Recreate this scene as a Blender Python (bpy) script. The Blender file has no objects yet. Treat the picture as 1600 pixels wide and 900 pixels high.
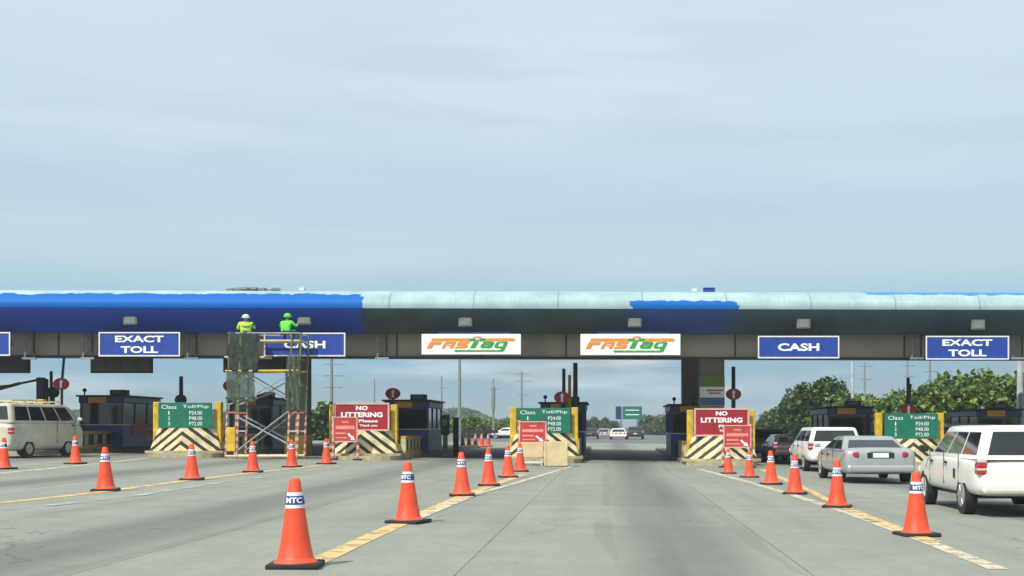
import bpy, bmesh, math, random
from mathutils import Vector, Matrix, Euler
random.seed(7)
C = bpy.context
scene = C.scene
col = scene.collection
R = math.radians

# ---------------------------------------------------------------- camera
CX, HY, F, ZC, K = 950.0, 667.0, 2000.0, 1.42, 0.015
cam_d = bpy.data.cameras.new('camera'); cam = bpy.data.objects.new('camera', cam_d); col.objects.link(cam)
cam_d.sensor_width = 36.0; cam_d.lens = 36.0 * F / 1600.0
cam_d.shift_x = (800 - CX) / 1600.0; cam_d.shift_y = (HY - 450) / 1600.0
cam_d.clip_start = 0.1; cam_d.clip_end = 8000
cam.location = (0, 0, ZC); cam.rotation_euler = (R(90), 0, 0)
scene.camera = cam

# ---------------------------------------------------------------- view, world, sun
scene.view_settings.view_transform = 'Standard'
scene.view_settings.look = 'None'
scene.view_settings.gamma = 1.0
scene.view_settings.exposure = 0.32
SUN_EL, SUN_AZ = R(50), R(215)        # azimuth clockwise from +Y: the sun is behind the camera, to the left
wd = bpy.data.worlds.new('World'); scene.world = wd; wd.use_nodes = True
nt = wd.node_tree; nt.nodes.clear()
N = nt.nodes.new; Lk = nt.links.new
out = N('ShaderNodeOutputWorld'); bg = N('ShaderNodeBackground'); bg.inputs[1].default_value = 0.1
sky = N('ShaderNodeTexSky'); sky.sky_type = 'NISHITA'; sky.sun_disc = False
sky.sun_elevation = SUN_EL; sky.sun_rotation = SUN_AZ; sky.air_density = 1.0; sky.dust_density = 2.0; sky.ozone_density = 1.5
tc = N('ShaderNodeTexCoord'); sep = N('ShaderNodeSeparateXYZ'); Lk(tc.outputs['Generated'], sep.inputs[0])
mp = N('ShaderNodeMapping'); mp.inputs['Scale'].default_value = (2.2, 2.2, 15); Lk(tc.outputs['Generated'], mp.inputs[0])
nz = N('ShaderNodeTexNoise'); nz.inputs['Scale'].default_value = 1.6; nz.inputs['Detail'].default_value = 7; nz.inputs['Roughness'].default_value = 0.55
Lk(mp.outputs[0], nz.inputs['Vector'])
cr = N('ShaderNodeValToRGB'); cr.color_ramp.elements[0].position = 0.42; cr.color_ramp.elements[1].position = 0.62
Lk(nz.outputs['Fac'], cr.inputs[0])
# cloud tint: whiter tops, greyer bellies
mp2 = N('ShaderNodeMapping'); mp2.inputs['Scale'].default_value = (3, 3, 24); mp2.inputs['Location'].default_value = (3.1, 1.7, 0.4); Lk(tc.outputs['Generated'], mp2.inputs[0])
nz2 = N('ShaderNodeTexNoise'); nz2.inputs['Scale'].default_value = 1.5; nz2.inputs['Detail'].default_value = 6
Lk(mp2.outputs[0], nz2.inputs['Vector'])
cc = N('ShaderNodeValToRGB'); cc.color_ramp.elements[0].position = 0.44; cc.color_ramp.elements[0].color = (3.0, 3.75, 4.1, 1)
cc.color_ramp.elements[1].position = 0.60; cc.color_ramp.elements[1].color = (6.8, 7.4, 7.6, 1)
Lk(nz2.outputs['Fac'], cc.inputs[0])
# thin veil: cyan-blue low down, paler and milkier above
vr = N('ShaderNodeValToRGB'); e = vr.color_ramp.elements
e[0].position = 0.0; e[0].color = (3.3, 4.5, 5.0, 1); e[1].position = 1.0; e[1].color = (5.4, 6.5, 7.1, 1)
for pos, c_ in ((.16, (2.3, 4.3, 5.6)), (.30, (3.0, 4.9, 6.1)), (.42, (4.5, 5.8, 6.4)), (.60, (4.6, 5.75, 6.75)), (.78, (5.2, 6.3, 6.9))):
    q_ = e.new(pos); q_.color = (*c_, 1)
zr = N('ShaderNodeMapRange'); zr.inputs[1].default_value = 0.0; zr.inputs[2].default_value = 0.30; Lk(sep.outputs[2], zr.inputs[0]); Lk(zr.outputs[0], vr.inputs[0])
veil = N('ShaderNodeMixRGB'); veil.inputs[0].default_value = 0.9
Lk(sky.outputs[0], veil.inputs[1]); Lk(vr.outputs[0], veil.inputs[2])
# the clouds are strongest low down and thin out above
mr = N('ShaderNodeMapRange'); mr.inputs[1].default_value = 0.05; mr.inputs[2].default_value = 0.10; mr.inputs[3].default_value = 0.85; mr.inputs[4].default_value = 0.12
Lk(sep.outputs[2], mr.inputs[0])
mm = N('ShaderNodeMath'); mm.operation = 'MULTIPLY'; Lk(cr.outputs[0], mm.inputs[0]); Lk(mr.outputs[0], mm.inputs[1])
mx = N('ShaderNodeMixRGB'); Lk(mm.outputs[0], mx.inputs[0]); Lk(veil.outputs[0], mx.inputs[1]); Lk(cc.outputs[0], mx.inputs[2])
Lk(mx.outputs[0], bg.inputs[0]); Lk(bg.outputs[0], out.inputs[0])

sd = bpy.data.lights.new('sun', 'SUN'); sun = bpy.data.objects.new('sun', sd); col.objects.link(sun)
sd.energy = 3.6; sd.angle = R(0.6); sd.color = (1.0, 0.95, 0.86)
sv = Vector((math.sin(SUN_AZ) * math.cos(SUN_EL), math.cos(SUN_AZ) * math.cos(SUN_EL), math.sin(SUN_EL)))
sun.rotation_euler = sv.to_track_quat('Z', 'Y').to_euler(); sun.location = sv * 50

# ---------------------------------------------------------------- ground geometry helpers
def sm(t): t = max(0.0, min(1.0, t)); return t * t * (3 - 2 * t)
def gz(X, Y): return -K * max(-45, min(45, X)) * (1 - sm((Y - 90) / 80.0))
def G(x, y):
    """photo pixel standing on the cross-falling road -> world point"""
    Y = F * ZC / ((y - HY) - K * (x - CX)); X = (x - CX) * Y / F
    return Vector((X, Y, gz(X, Y)))
def W(x, y, Y): return Vector(((x - CX) * Y / F, Y, ZC - (y - HY) * Y / F))

# ---------------------------------------------------------------- materials
M = {}
def mat(name, c, rough=0.6, metal=0.0, var=0.12, scale=3.0, bump=0.0, coat=0.0, trans=0.0, alpha=1.0, spec=None, dirt=None):
    m = bpy.data.materials.new(name); m.use_nodes = True; t = m.node_tree
    p = t.nodes['Principled BSDF']
    p.inputs['Roughness'].default_value = rough; p.inputs['Metallic'].default_value = metal
    if coat: p.inputs['Coat Weight'].default_value = coat; p.inputs['Coat Roughness'].default_value = 0.06
    if trans: p.inputs['Transmission Weight'].default_value = trans
    p.inputs['Alpha'].default_value = alpha
    if spec is not None: p.inputs['Specular IOR Level'].default_value = spec
    tcx = t.nodes.new('ShaderNodeTexCoord'); n = t.nodes.new('ShaderNodeTexNoise')
    n.inputs['Scale'].default_value = scale; n.inputs['Detail'].default_value = 6; t.links.new(tcx.outputs['Object'], n.inputs['Vector'])
    r = t.nodes.new('ShaderNodeValToRGB'); r.color_ramp.elements[0].position = 0.3; r.color_ramp.elements[1].position = 0.7
    d = dirt or tuple(v * (1 - 2 * var) for v in c)
    r.color_ramp.elements[0].color = (*d, 1); r.color_ramp.elements[1].color = (*[min(1, v * (1 + var * .5)) for v in c], 1)
    t.links.new(n.outputs['Fac'], r.inputs[0]); t.links.new(r.outputs[0], p.inputs['Base Color'])
    if bump:
        b = t.nodes.new('ShaderNodeBump'); b.inputs['Strength'].default_value = bump; b.inputs['Distance'].default_value = 0.02
        n3 = t.nodes.new('ShaderNodeTexNoise'); n3.inputs['Scale'].default_value = scale * 6; t.links.new(tcx.outputs['Object'], n3.inputs['Vector'])
        t.links.new(n3.outputs['Fac'], b.inputs['Height']); t.links.new(b.outputs[0], p.inputs['Normal'])
    M[name] = m; return m
mat('yellow', (0.72, 0.47, 0.035), .55, var=.18, scale=4)
mat('cream', (0.72, 0.62, 0.36), .7, var=.15)
mat('black', (0.018, 0.018, 0.02), .55)
mat('rubber', (0.022, 0.022, 0.023), .8, bump=.3, scale=8)
mat('navy', (0.016, 0.035, 0.16), .4, var=.2)
mat('navy_light', (0.022, 0.05, 0.28), .45, var=.2)
mat('glass_dark', (0.012, 0.016, 0.018), .08, var=.3, spec=.8)
mat('glass_car', (0.02, 0.024, 0.026), .05, var=.4, spec=.9, scale=1.2)
mat('steel', (0.42, 0.43, 0.43), .4, metal=.7)
mat('grey_paint', (0.20, 0.21, 0.2), .6)
mat('orange', (0.90, 0.085, 0.026), .5, var=.12, scale=5)
mat('white_band', (0.78, 0.78, 0.78), .5, var=.08)
mat('blue_band', (0.03, 0.06, 0.28), .5)
mat('sign_blue', (0.008, 0.05, 0.33), .6, var=.12)
mat('sign_white', (0.86, 0.86, 0.86), .5, var=.03)
mat('sign_green', (0.0, 0.16, 0.10), .5, var=.1)
mat('sign_red', (0.36, 0.008, 0.025), .5, var=.1)
mat('notice_red', (0.56, 0.045, 0.04), .5, var=.12)
mat('banner_red', (0.78, 0.06, 0.09), .6, var=.1)
mat('notice_pink', (0.72, 0.30, 0.26), .6, var=.1)
mat('rim_pink', (0.68, 0.42, 0.36), .6)
mat('brown_panel', (0.30, 0.25, 0.20), .7, var=.12, scale=.5)
mat('brown_dark', (0.035, 0.03, 0.028), .7)
mat('column_grey', (0.26, 0.235, 0.22), .8, var=.12, scale=1.2)
mat('lamp_grey', (0.17, 0.19, 0.15), .5, var=.2)
mat('plywood', (0.72, 0.56, 0.33), .75, var=.12, scale=2)
mat('sign_orange', (0.75, 0.36, 0.03), .6)
mat('tail_red', (0.48, 0.01, 0.02), .2, coat=.6)
mat('tail_clear', (0.62, 0.60, 0.58), .2, coat=.6)
mat('paint_white', (0.80, 0.79, 0.72), .35, coat=.6, var=.04, scale=2)
mat('paint_white_cool', (0.82, 0.82, 0.80), .35, coat=.6, var=.04)
mat('paint_silver', (0.42, 0.44, 0.44), .32, metal=.35, coat=.8, var=.04)
mat('paint_cream', (0.60, 0.56, 0.46), .45, coat=.4, var=.12, scale=1.5)
mat('paint_green_grey', (0.16, 0.19, 0.175), .35, coat=.6, var=.06)
mat('paint_maroon', (0.06, 0.035, 0.036), .35, coat=.6)
mat('paint_dark', (0.03, 0.034, 0.04), .35, coat=.6)
mat('rim', (0.48, 0.48, 0.46), .4, metal=.5)
mat('trunk', (0.14, 0.10, 0.065), .9, bump=.5, scale=5)
mat('concrete_pale', (0.40, 0.38, 0.33), .85, var=.15, bump=.3)
mat('kerb_yellow', (0.50, 0.42, 0.24), .85, var=.25, scale=2.5, dirt=(.24, .22, .17))
mat('hivis', (0.50, 0.80, 0.05), .7)
mat('hivis_green', (0.12, 0.72, 0.06), .7)
mat('trousers', (0.04, 0.05, 0.07), .85)
mat('skin', (0.28, 0.15, 0.09), .6)
mat('helmet', (0.75, 0.78, 0.80), .35)
mat('net', (0.035, 0.055, 0.04), .85, var=.35, scale=6)
mat('net_light', (0.10, 0.15, 0.10), .85, var=.35, scale=6, alpha=.62)
mat('scaf_green', (0.14, 0.20, 0.09), .6, var=.2, scale=4)
mat('scaf_grey', (0.30, 0.31, 0.31), .5, var=.2, scale=4)
mat('pink_band', (0.72, 0.46, 0.42), .6)
mat('logo_orange', (0.80, 0.26, 0.02), .5, var=.05)
mat('logo_green', (0.03, 0.33, 0.035), .5, var=.05)
mat('dash_yellow', (0.85, 0.6, 0.03), .5, var=.05)
mat('pole_grey', (0.24, 0.27, 0.28), .6)
mat('pole_pale', (0.55, 0.58, 0.58), .6)

def stripes():
    m = bpy.data.materials.new('chevron'); m.use_nodes = True; t = m.node_tree; p = t.nodes['Principled BSDF']
    n = t.nodes.new; l = t.links.new
    tx = n('ShaderNodeTexCoord'); s = n('ShaderNodeSeparateXYZ'); l(tx.outputs['Object'], s.inputs[0])
    a = n('ShaderNodeMath'); a.operation = 'ABSOLUTE'; l(s.outputs[0], a.inputs[0])
    b = n('ShaderNodeMath'); b.operation = 'MULTIPLY_ADD'; b.inputs[1].default_value = 0.78; l(a.outputs[0], b.inputs[0]); l(s.outputs[2], b.inputs[2])
    no = n('ShaderNodeTexNoise'); no.inputs['Scale'].default_value = 5; l(tx.outputs['Object'], no.inputs['Vector'])
    c = n('ShaderNodeMath'); c.operation = 'MULTIPLY_ADD'; c.inputs[1].default_value = 0.06; l(no.outputs['Fac'], c.inputs[0]); l(b.outputs[0], c.inputs[2])
    d = n('ShaderNodeMath'); d.operation = 'DIVIDE'; d.inputs[1].default_value = 0.37; l(c.outputs[0], d.inputs[0])
    e = n('ShaderNodeMath'); e.operation = 'FRACT'; l(d.outputs[0], e.inputs[0])
    r = n('ShaderNodeValToRGB'); r.color_ramp.interpolation = 'LINEAR'
    r.color_ramp.elements[0].position = .40; r.color_ramp.elements[0].color = (.03, .024, .015, 1)
    r.color_ramp.elements[1].position = .43; r.color_ramp.elements[1].color = (.74, .64, .38, 1)
    l(e.outputs[0], r.inputs[0])
    n2 = n('ShaderNodeTexNoise'); n2.inputs['Scale'].default_value = 3; n2.inputs['Detail'].default_value = 8; l(tx.outputs['Object'], n2.inputs['Vector'])
    r2 = n('ShaderNodeValToRGB'); r2.color_ramp.elements[0].position = .3; r2.color_ramp.elements[0].color = (.6, .56, .5, 1); r2.color_ramp.elements[1].position = .6
    l(n2.outputs['Fac'], r2.inputs[0])
    mu = n('ShaderNodeMixRGB'); mu.blend_type = 'MULTIPLY'; mu.inputs[0].default_value = 1; l(r.outputs[0], mu.inputs[1]); l(r2.outputs[0], mu.inputs[2])
    l(mu.outputs[0], p.inputs['Base Color']); p.inputs['Roughness'].default_value = .65
    M['chevron'] = m
stripes()

def band_post(name, c1, c2, period, axis=2):
    m = bpy.data.materials.new(name); m.use_nodes = True; t = m.node_tree; p = t.nodes['Principled BSDF']
    n = t.nodes.new; l = t.links.new
    tx = n('ShaderNodeTexCoord'); s = n('ShaderNodeSeparateXYZ'); l(tx.outputs['Object'], s.inputs[0])
    d = n('ShaderNodeMath'); d.operation = 'DIVIDE'; d.inputs[1].default_value = period; l(s.outputs[axis], d.inputs[0])
    e = n('ShaderNodeMath'); e.operation = 'FRACT'; l(d.outputs[0], e.inputs[0])
    g = n('ShaderNodeMath'); g.operation = 'GREATER_THAN'; g.inputs[1].default_value = .5; l(e.outputs[0], g.inputs[0])
    mx_ = n('ShaderNodeMixRGB'); mx_.inputs[1].default_value = (*c1, 1); mx_.inputs[2].default_value = (*c2, 1); l(g.outputs[0], mx_.inputs[0])
    l(mx_.outputs[0], p.inputs['Base Color']); p.inputs['Roughness'].default_value = .6; M[name] = m
band_post('red_white', (.46, .11, .07), (.56, .44, .37), .28)
band_post('yellow_black', (.72, .5, .06), (.02, .02, .02), .5, 1)

# road concrete, with stains down the middle of each lane
def road_mat():
    m = bpy.data.materials.new('road_concrete'); m.use_nodes = True; t = m.node_tree; p = t.nodes['Principled BSDF']
    n = t.nodes.new; l = t.links.new
    def math_(op, a, b=None, c=None):
        x = n('ShaderNodeMath'); x.operation = op
        for i, v in enumerate((a, b, c)):
            if v is None: continue
            if isinstance(v, (int, float)): x.inputs[i].default_value = v
            else: l(v, x.inputs[i])
        return x.outputs[0]
    tx = n('ShaderNodeTexCoord'); s = n('ShaderNodeSeparateXYZ'); l(tx.outputs['Object'], s.inputs[0])
    def noise(scale, detail, vec=(1, 1, 1), rough=.55):
        mpn = n('ShaderNodeMapping'); mpn.inputs['Scale'].default_value = vec; l(tx.outputs['Object'], mpn.inputs[0])
        q = n('ShaderNodeTexNoise'); q.inputs['Scale'].default_value = scale; q.inputs['Detail'].default_value = detail; q.inputs['Roughness'].default_value = rough
        l(mpn.outputs[0], q.inputs['Vector']); return q.outputs['Fac']
    big = noise(.12, 5); fine = noise(9, 8, rough=.7); streak = noise(1.0, 5, (1.6, .06, 1)); mid = noise(.9, 6)
    base = n('ShaderNodeValToRGB'); base.color_ramp.elements[0].position = .32; base.color_ramp.elements[0].color = (.19, .203, .168, 1)
    base.color_ramp.elements[1].position = .68; base.color_ramp.elements[1].color = (.30, .31, .258, 1)
    mixv = math_('MULTIPLY_ADD', mid, .35, math_('MULTIPLY_ADD', streak, .4, math_('MULTIPLY', big, .25)))
    l(mixv, base.inputs[0])
    # lane centre stains : lanes are 6.9 m apart, one centred on X = 0.9
    wob = math_('MULTIPLY_ADD', noise(.25, 3, (1, .3, 1)), 1.0, -.5)
    u = math_('MODULO', math_('ADD', math_('ADD', s.outputs[0], wob), 69.0 - 0.9 + 3.45), 6.9)
    dist = math_('ABSOLUTE', math_('SUBTRACT', u, 3.45))
    mr_ = n('ShaderNodeMapRange'); mr_.interpolation_type = 'SMOOTHSTEP'; l(dist, mr_.inputs[0])
    mr_.inputs[1].default_value = .15; mr_.inputs[2].default_value = 1.1; mr_.inputs[3].default_value = 1; mr_.inputs[4].default_value = 0
    st = math_('MULTIPLY', mr_.outputs[0], math_('MULTIPLY_ADD', streak, 1.1, .08))
    st = math_('MINIMUM', st, 1)
    mixs = n('ShaderNodeMixRGB'); l(st, mixs.inputs[0]); l(base.outputs[0], mixs.inputs[1]); mixs.inputs[2].default_value = (.11, .11, .102, 1)
    # darker transverse slabs / patches
    slab = n('ShaderNodeTexNoise'); slab.noise_dimensions = '1D'; slab.inputs['Scale'].default_value = 1
    l(math_('FLOOR', math_('DIVIDE', s.outputs[1], 4.6)), slab.inputs['W'])
    lane = math_('FLOOR', math_('DIVIDE', math_('ADD', s.outputs[0], 1.43), 3.45))
    slab2 = n('ShaderNodeTexWhiteNoise'); slab2.noise_dimensions = '2D'
    cmb = n('ShaderNodeCombineXYZ'); l(lane, cmb.inputs[0]); l(math_('FLOOR', math_('DIVIDE', s.outputs[1], 4.6)), cmb.inputs[1]); l(cmb.outputs[0], slab2.inputs['Vector'])
    tone = math_('MULTIPLY_ADD', slab2.outputs['Value'], .13, .93)
    # joints
    jy = math_('MODULO', math_('ADD', s.outputs[1], 100.0 * 4.6 + 0.02), 4.6)
    jx = math_('MODULO', math_('ADD', s.outputs[0], 1.45 + 345), 3.45)
    jn = math_('MULTIPLY_ADD', noise(6, 4), .03, -.003)
    j1 = math_('LESS_THAN', jx, jn); j2 = math_('LESS_THAN', jy, .014)
    jj = math_('MAXIMUM', math_('MULTIPLY', j1, .75), math_('MULTIPLY', j2, .3))
    vo = n('ShaderNodeTexVoronoi'); vo.feature = 'DISTANCE_TO_EDGE'; vo.inputs['Scale'].default_value = .16
    wv = n('ShaderNodeMixRGB'); wv.inputs[0].default_value = .12; l(tx.outputs['Object'], wv.inputs[1]); wn = n('ShaderNodeTexNoise'); wn.inputs['Scale'].default_value = 1.2; wn.inputs['Detail'].default_value = 6
    l(tx.outputs['Object'], wn.inputs['Vector']); wsc = n('ShaderNodeVectorMath'); wsc.operation = 'SCALE'; wsc.inputs['Scale'].default_value = 14; l(wn.outputs['Color'], wsc.inputs[0]); l(wsc.outputs[0], wv.inputs[2]); l(wv.outputs[0], vo.inputs['Vector'])
    crack = math_('MULTIPLY', math_('LESS_THAN', vo.outputs['Distance'], .0025), math_('GREATER_THAN', noise(.2, 2), .52))
    drip = n('ShaderNodeTexVoronoi'); drip.inputs['Scale'].default_value = 1.3; l(tx.outputs['Object'], drip.inputs['Vector'])
    dsel = math_('MULTIPLY', math_('LESS_THAN', drip.outputs['Distance'], math_('MULTIPLY', noise(7, 3), .16)), math_('GREATER_THAN', noise(.5, 2), .5))
    tyre = math_('MULTIPLY', math_('LESS_THAN', math_('ABSOLUTE', math_('SUBTRACT', dist, .95)), .14), math_('MULTIPLY', math_('GREATER_THAN', noise(1, 3, (.4, .05, 1)), .5), .12))
    jj = math_('MAXIMUM', math_('MAXIMUM', jj, math_('MULTIPLY', crack, .4)), math_('MAXIMUM', math_('MULTIPLY', dsel, .22), tyre))
    grit = noise(42, 4, rough=.8)
    sp = math_('MULTIPLY', math_('MULTIPLY_ADD', fine, .5, .75), math_('MULTIPLY_ADD', grit, .5, .75))
    tone = math_('MULTIPLY', tone, math_('MULTIPLY', sp, math_('SUBTRACT', 1, jj)))
    fin = n('ShaderNodeMixRGB'); fin.blend_type = 'MULTIPLY'; fin.inputs[0].default_value = 1; l(mixs.outputs[0], fin.inputs[1])
    cb = n('ShaderNodeCombineXYZ'); l(tone, cb.inputs[0]); l(tone, cb.inputs[1]); l(tone, cb.inputs[2]); l(cb.outputs[0], fin.inputs[2])
    l(fin.outputs[0], p.inputs['Base Color']); p.inputs['Roughness'].default_value = .8
    b = n('ShaderNodeBump'); b.inputs['Strength'].default_value = .25; b.inputs['Distance'].default_value = .01; l(fine, b.inputs['Height']); l(b.outputs[0], p.inputs['Normal'])
    M['road'] = m
road_mat()

def worn_paint(name, c, thr=.42, scale=3.0):
    m = bpy.data.materials.new(name); m.use_nodes = True; t = m.node_tree; p = t.nodes['Principled BSDF']; n = t.nodes.new; l = t.links.new
    tx = n('ShaderNodeTexCoord'); q = n('ShaderNodeTexNoise'); q.inputs['Scale'].default_value = scale; q.inputs['Detail'].default_value = 9; q.inputs['Roughness'].default_value = .7
    l(tx.outputs['Object'], q.inputs['Vector'])
    r = n('ShaderNodeValToRGB'); r.color_ramp.elements[0].position = thr - .06; r.color_ramp.elements[0].color = (0, 0, 0, 1); r.color_ramp.elements[1].position = thr + .1
    l(q.outputs['Fac'], r.inputs[0]); l(r.outputs[0], p.inputs['Alpha'])
    p.inputs['Base Color'].default_value = (*c, 1); p.inputs['Roughness'].default_value = .7; M[name] = m
worn_paint('line_yellow', (.66, .46, .20), .40)
worn_paint('line_cream', (.60, .53, .38), .42)
worn_paint('line_pale', (.46, .44, .36), .50, 1.2)

def roof_mat():
    """curved fascia sheet: pale grey-green, overpainted blue where the photo shows it"""
    m = bpy.data.materials.new('fascia_sheet'); m.use_nodes = True; t = m.node_tree; p = t.nodes['Principled BSDF']; n = t.nodes.new; l = t.links.new
    def math_(op, a, b=None, c=None):
        x = n('ShaderNodeMath'); x.operation = op
        for i, v in enumerate((a, b, c)):
            if v is None: continue
            if isinstance(v, (int, float)): x.inputs[i].default_value = v
            else: l(v, x.inputs[i])
        return x.outputs[0]
    tx = n('ShaderNodeTexCoord'); s = n('ShaderNodeSeparateXYZ'); l(tx.outputs['Object'], s.inputs[0])
    q = n('ShaderNodeTexNoise'); q.inputs['Scale'].default_value = .8; q.inputs['Detail'].default_value = 6; l(tx.outputs['Object'], q.inputs['Vector'])
    r = n('ShaderNodeValToRGB'); r.color_ramp.elements[0].position = .3; r.color_ramp.elements[0].color = (.27, .39, .40, 1)
    r.color_ramp.elements[1].position = .7; r.color_ramp.elements[1].color = (.40, .53, .54, 1); l(q.outputs['Fac'], r.inputs[0])
    # seams
    sx = math_('MODULO', math_('ADD', s.outputs[0], 200), 3.3)
    seam = math_('MULTIPLY_ADD', math_('LESS_THAN', sx, .05), -.35, 1)
    hor = n('ShaderNodeTexNoise'); mh = n('ShaderNodeMapping'); mh.inputs['Scale'].default_value = (.3, 6, 6); l(tx.outputs['Object'], mh.inputs[0]); l(mh.outputs[0], hor.inputs['Vector']); hor.inputs['Scale'].default_value = 1
    seam = math_('MULTIPLY', seam, math_('MULTIPLY_ADD', hor.outputs['Fac'], .3, .85))
    ver = n('ShaderNodeTexNoise'); mv = n('ShaderNodeMapping'); mv.inputs['Scale'].default_value = (5, .4, .4); l(tx.outputs['Object'], mv.inputs[0]); l(mv.outputs[0], ver.inputs['Vector']); ver.inputs['Detail'].default_value = 6
    seam = math_('MULTIPLY', seam, math_('MULTIPLY_ADD', ver.outputs['Fac'], .45, .78))
    cb = n('ShaderNodeCombineXYZ'); [l(seam, cb.inputs[i]) for i in range(3)]
    mu = n('ShaderNodeMixRGB'); mu.blend_type = 'MULTIPLY'; mu.inputs[0].default_value = 1; l(r.outputs[0], mu.inputs[1]); l(cb.outputs[0], mu.inputs[2])
    jag = n('ShaderNodeTexNoise'); jag.inputs['Scale'].default_value = 1.6; jag.inputs['Detail'].default_value = 5; l(tx.outputs['Object'], jag.inputs['Vector'])
    X = math_('MULTIPLY_ADD', jag.outputs['Fac'], 1.3, math_('SUBTRACT', s.outputs[0], .65))
    Z = math_('MULTIPLY_ADD', jag.outputs['Fac'], .34, math_('SUBTRACT', s.outputs[2], .17))
    def rect(x0, x1, z0, z1):
        a = math_('MULTIPLY', math_('GREATER_THAN', X, x0), math_('LESS_THAN', X, x1))
        b = math_('MULTIPLY', math_('GREATER_THAN', Z, z0), math_('LESS_THAN', Z, z1)); return math_('MULTIPLY', a, b)
    blue = math_('MAXIMUM', rect(-60, -9.75, 0, 6.62), rect(.9, 5.05, 0, 6.36))
    light = rect(10.2, 60, 6.66, 6.86)
    m1 = n('ShaderNodeMixRGB'); l(blue, m1.inputs[0]); l(mu.outputs[0], m1.inputs[1]); m1.inputs[2].default_value = (.003, .115, .46, 1)
    m2 = n('ShaderNodeMixRGB'); l(light, m2.inputs[0]); l(m1.outputs[0], m2.inputs[1]); m2.inputs[2].default_value = (.05, .23, .60, 1)
    l(m2.outputs[0], p.inputs['Base Color']); p.inputs['Roughness'].default_value = .6; p.inputs['Specular IOR Level'].default_value = .2
    M['fascia'] = m
    # lower strip of the same nose: darker teal, blue in places
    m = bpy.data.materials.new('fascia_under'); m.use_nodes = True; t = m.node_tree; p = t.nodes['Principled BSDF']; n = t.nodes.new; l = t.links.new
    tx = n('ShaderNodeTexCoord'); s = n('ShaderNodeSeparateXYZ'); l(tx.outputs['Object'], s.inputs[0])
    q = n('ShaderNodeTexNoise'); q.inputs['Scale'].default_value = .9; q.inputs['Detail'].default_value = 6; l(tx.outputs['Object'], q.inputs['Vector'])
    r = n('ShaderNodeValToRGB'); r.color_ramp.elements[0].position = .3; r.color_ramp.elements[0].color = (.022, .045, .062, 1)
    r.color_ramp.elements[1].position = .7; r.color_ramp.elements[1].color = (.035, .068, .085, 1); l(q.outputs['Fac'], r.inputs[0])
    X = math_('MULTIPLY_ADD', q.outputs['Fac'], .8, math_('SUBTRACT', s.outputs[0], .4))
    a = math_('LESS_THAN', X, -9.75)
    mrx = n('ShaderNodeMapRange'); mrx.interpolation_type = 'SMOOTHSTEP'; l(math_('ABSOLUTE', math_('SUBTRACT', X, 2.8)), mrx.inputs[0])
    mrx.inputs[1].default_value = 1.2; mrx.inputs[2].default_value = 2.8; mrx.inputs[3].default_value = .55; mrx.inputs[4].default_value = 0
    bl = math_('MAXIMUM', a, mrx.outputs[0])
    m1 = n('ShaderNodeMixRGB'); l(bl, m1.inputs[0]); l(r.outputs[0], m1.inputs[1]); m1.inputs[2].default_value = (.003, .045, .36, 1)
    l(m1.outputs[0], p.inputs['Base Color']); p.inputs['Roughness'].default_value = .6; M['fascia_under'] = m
roof_mat()

def leaf_mat(name, dark, mid, lite):
    m = bpy.data.materials.new(name); m.use_nodes = True; t = m.node_tree; p = t.nodes['Principled BSDF']; n = t.nodes.new; l = t.links.new
    g = n('ShaderNodeNewGeometry'); r = n('ShaderNodeValToRGB'); r.color_ramp.elements[0].color = (*dark, 1); r.color_ramp.elements[1].color = (*lite, 1)
    e = r.color_ramp.elements.new(.55); e.color = (*mid, 1); l(g.outputs['Random Per Island'], r.inputs[0]); l(r.outputs[0], p.inputs['Base Color'])
    p.inputs['Roughness'].default_value = .55
    tr = n('ShaderNodeBsdfTranslucent'); l(r.outputs[0], tr.inputs[0]); ms = n('ShaderNodeMixShader'); ms.inputs[0].default_value = .3
    l(p.outputs[0], ms.inputs[1]); l(tr.outputs[0], ms.inputs[2]); l(ms.outputs[0], t.nodes['Material Output'].inputs[0]); M[name] = m
leaf_mat('leaf_a', (.035, .08, .015), (.12, .20, .03), (.30, .38, .07))
leaf_mat('leaf_b', (.02, .055, .016), (.065, .12, .025), (.16, .22, .05))
leaf_mat('leaf_c', (.06, .11, .02), (.14, .22, .04), (.30, .38, .09))

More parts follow.
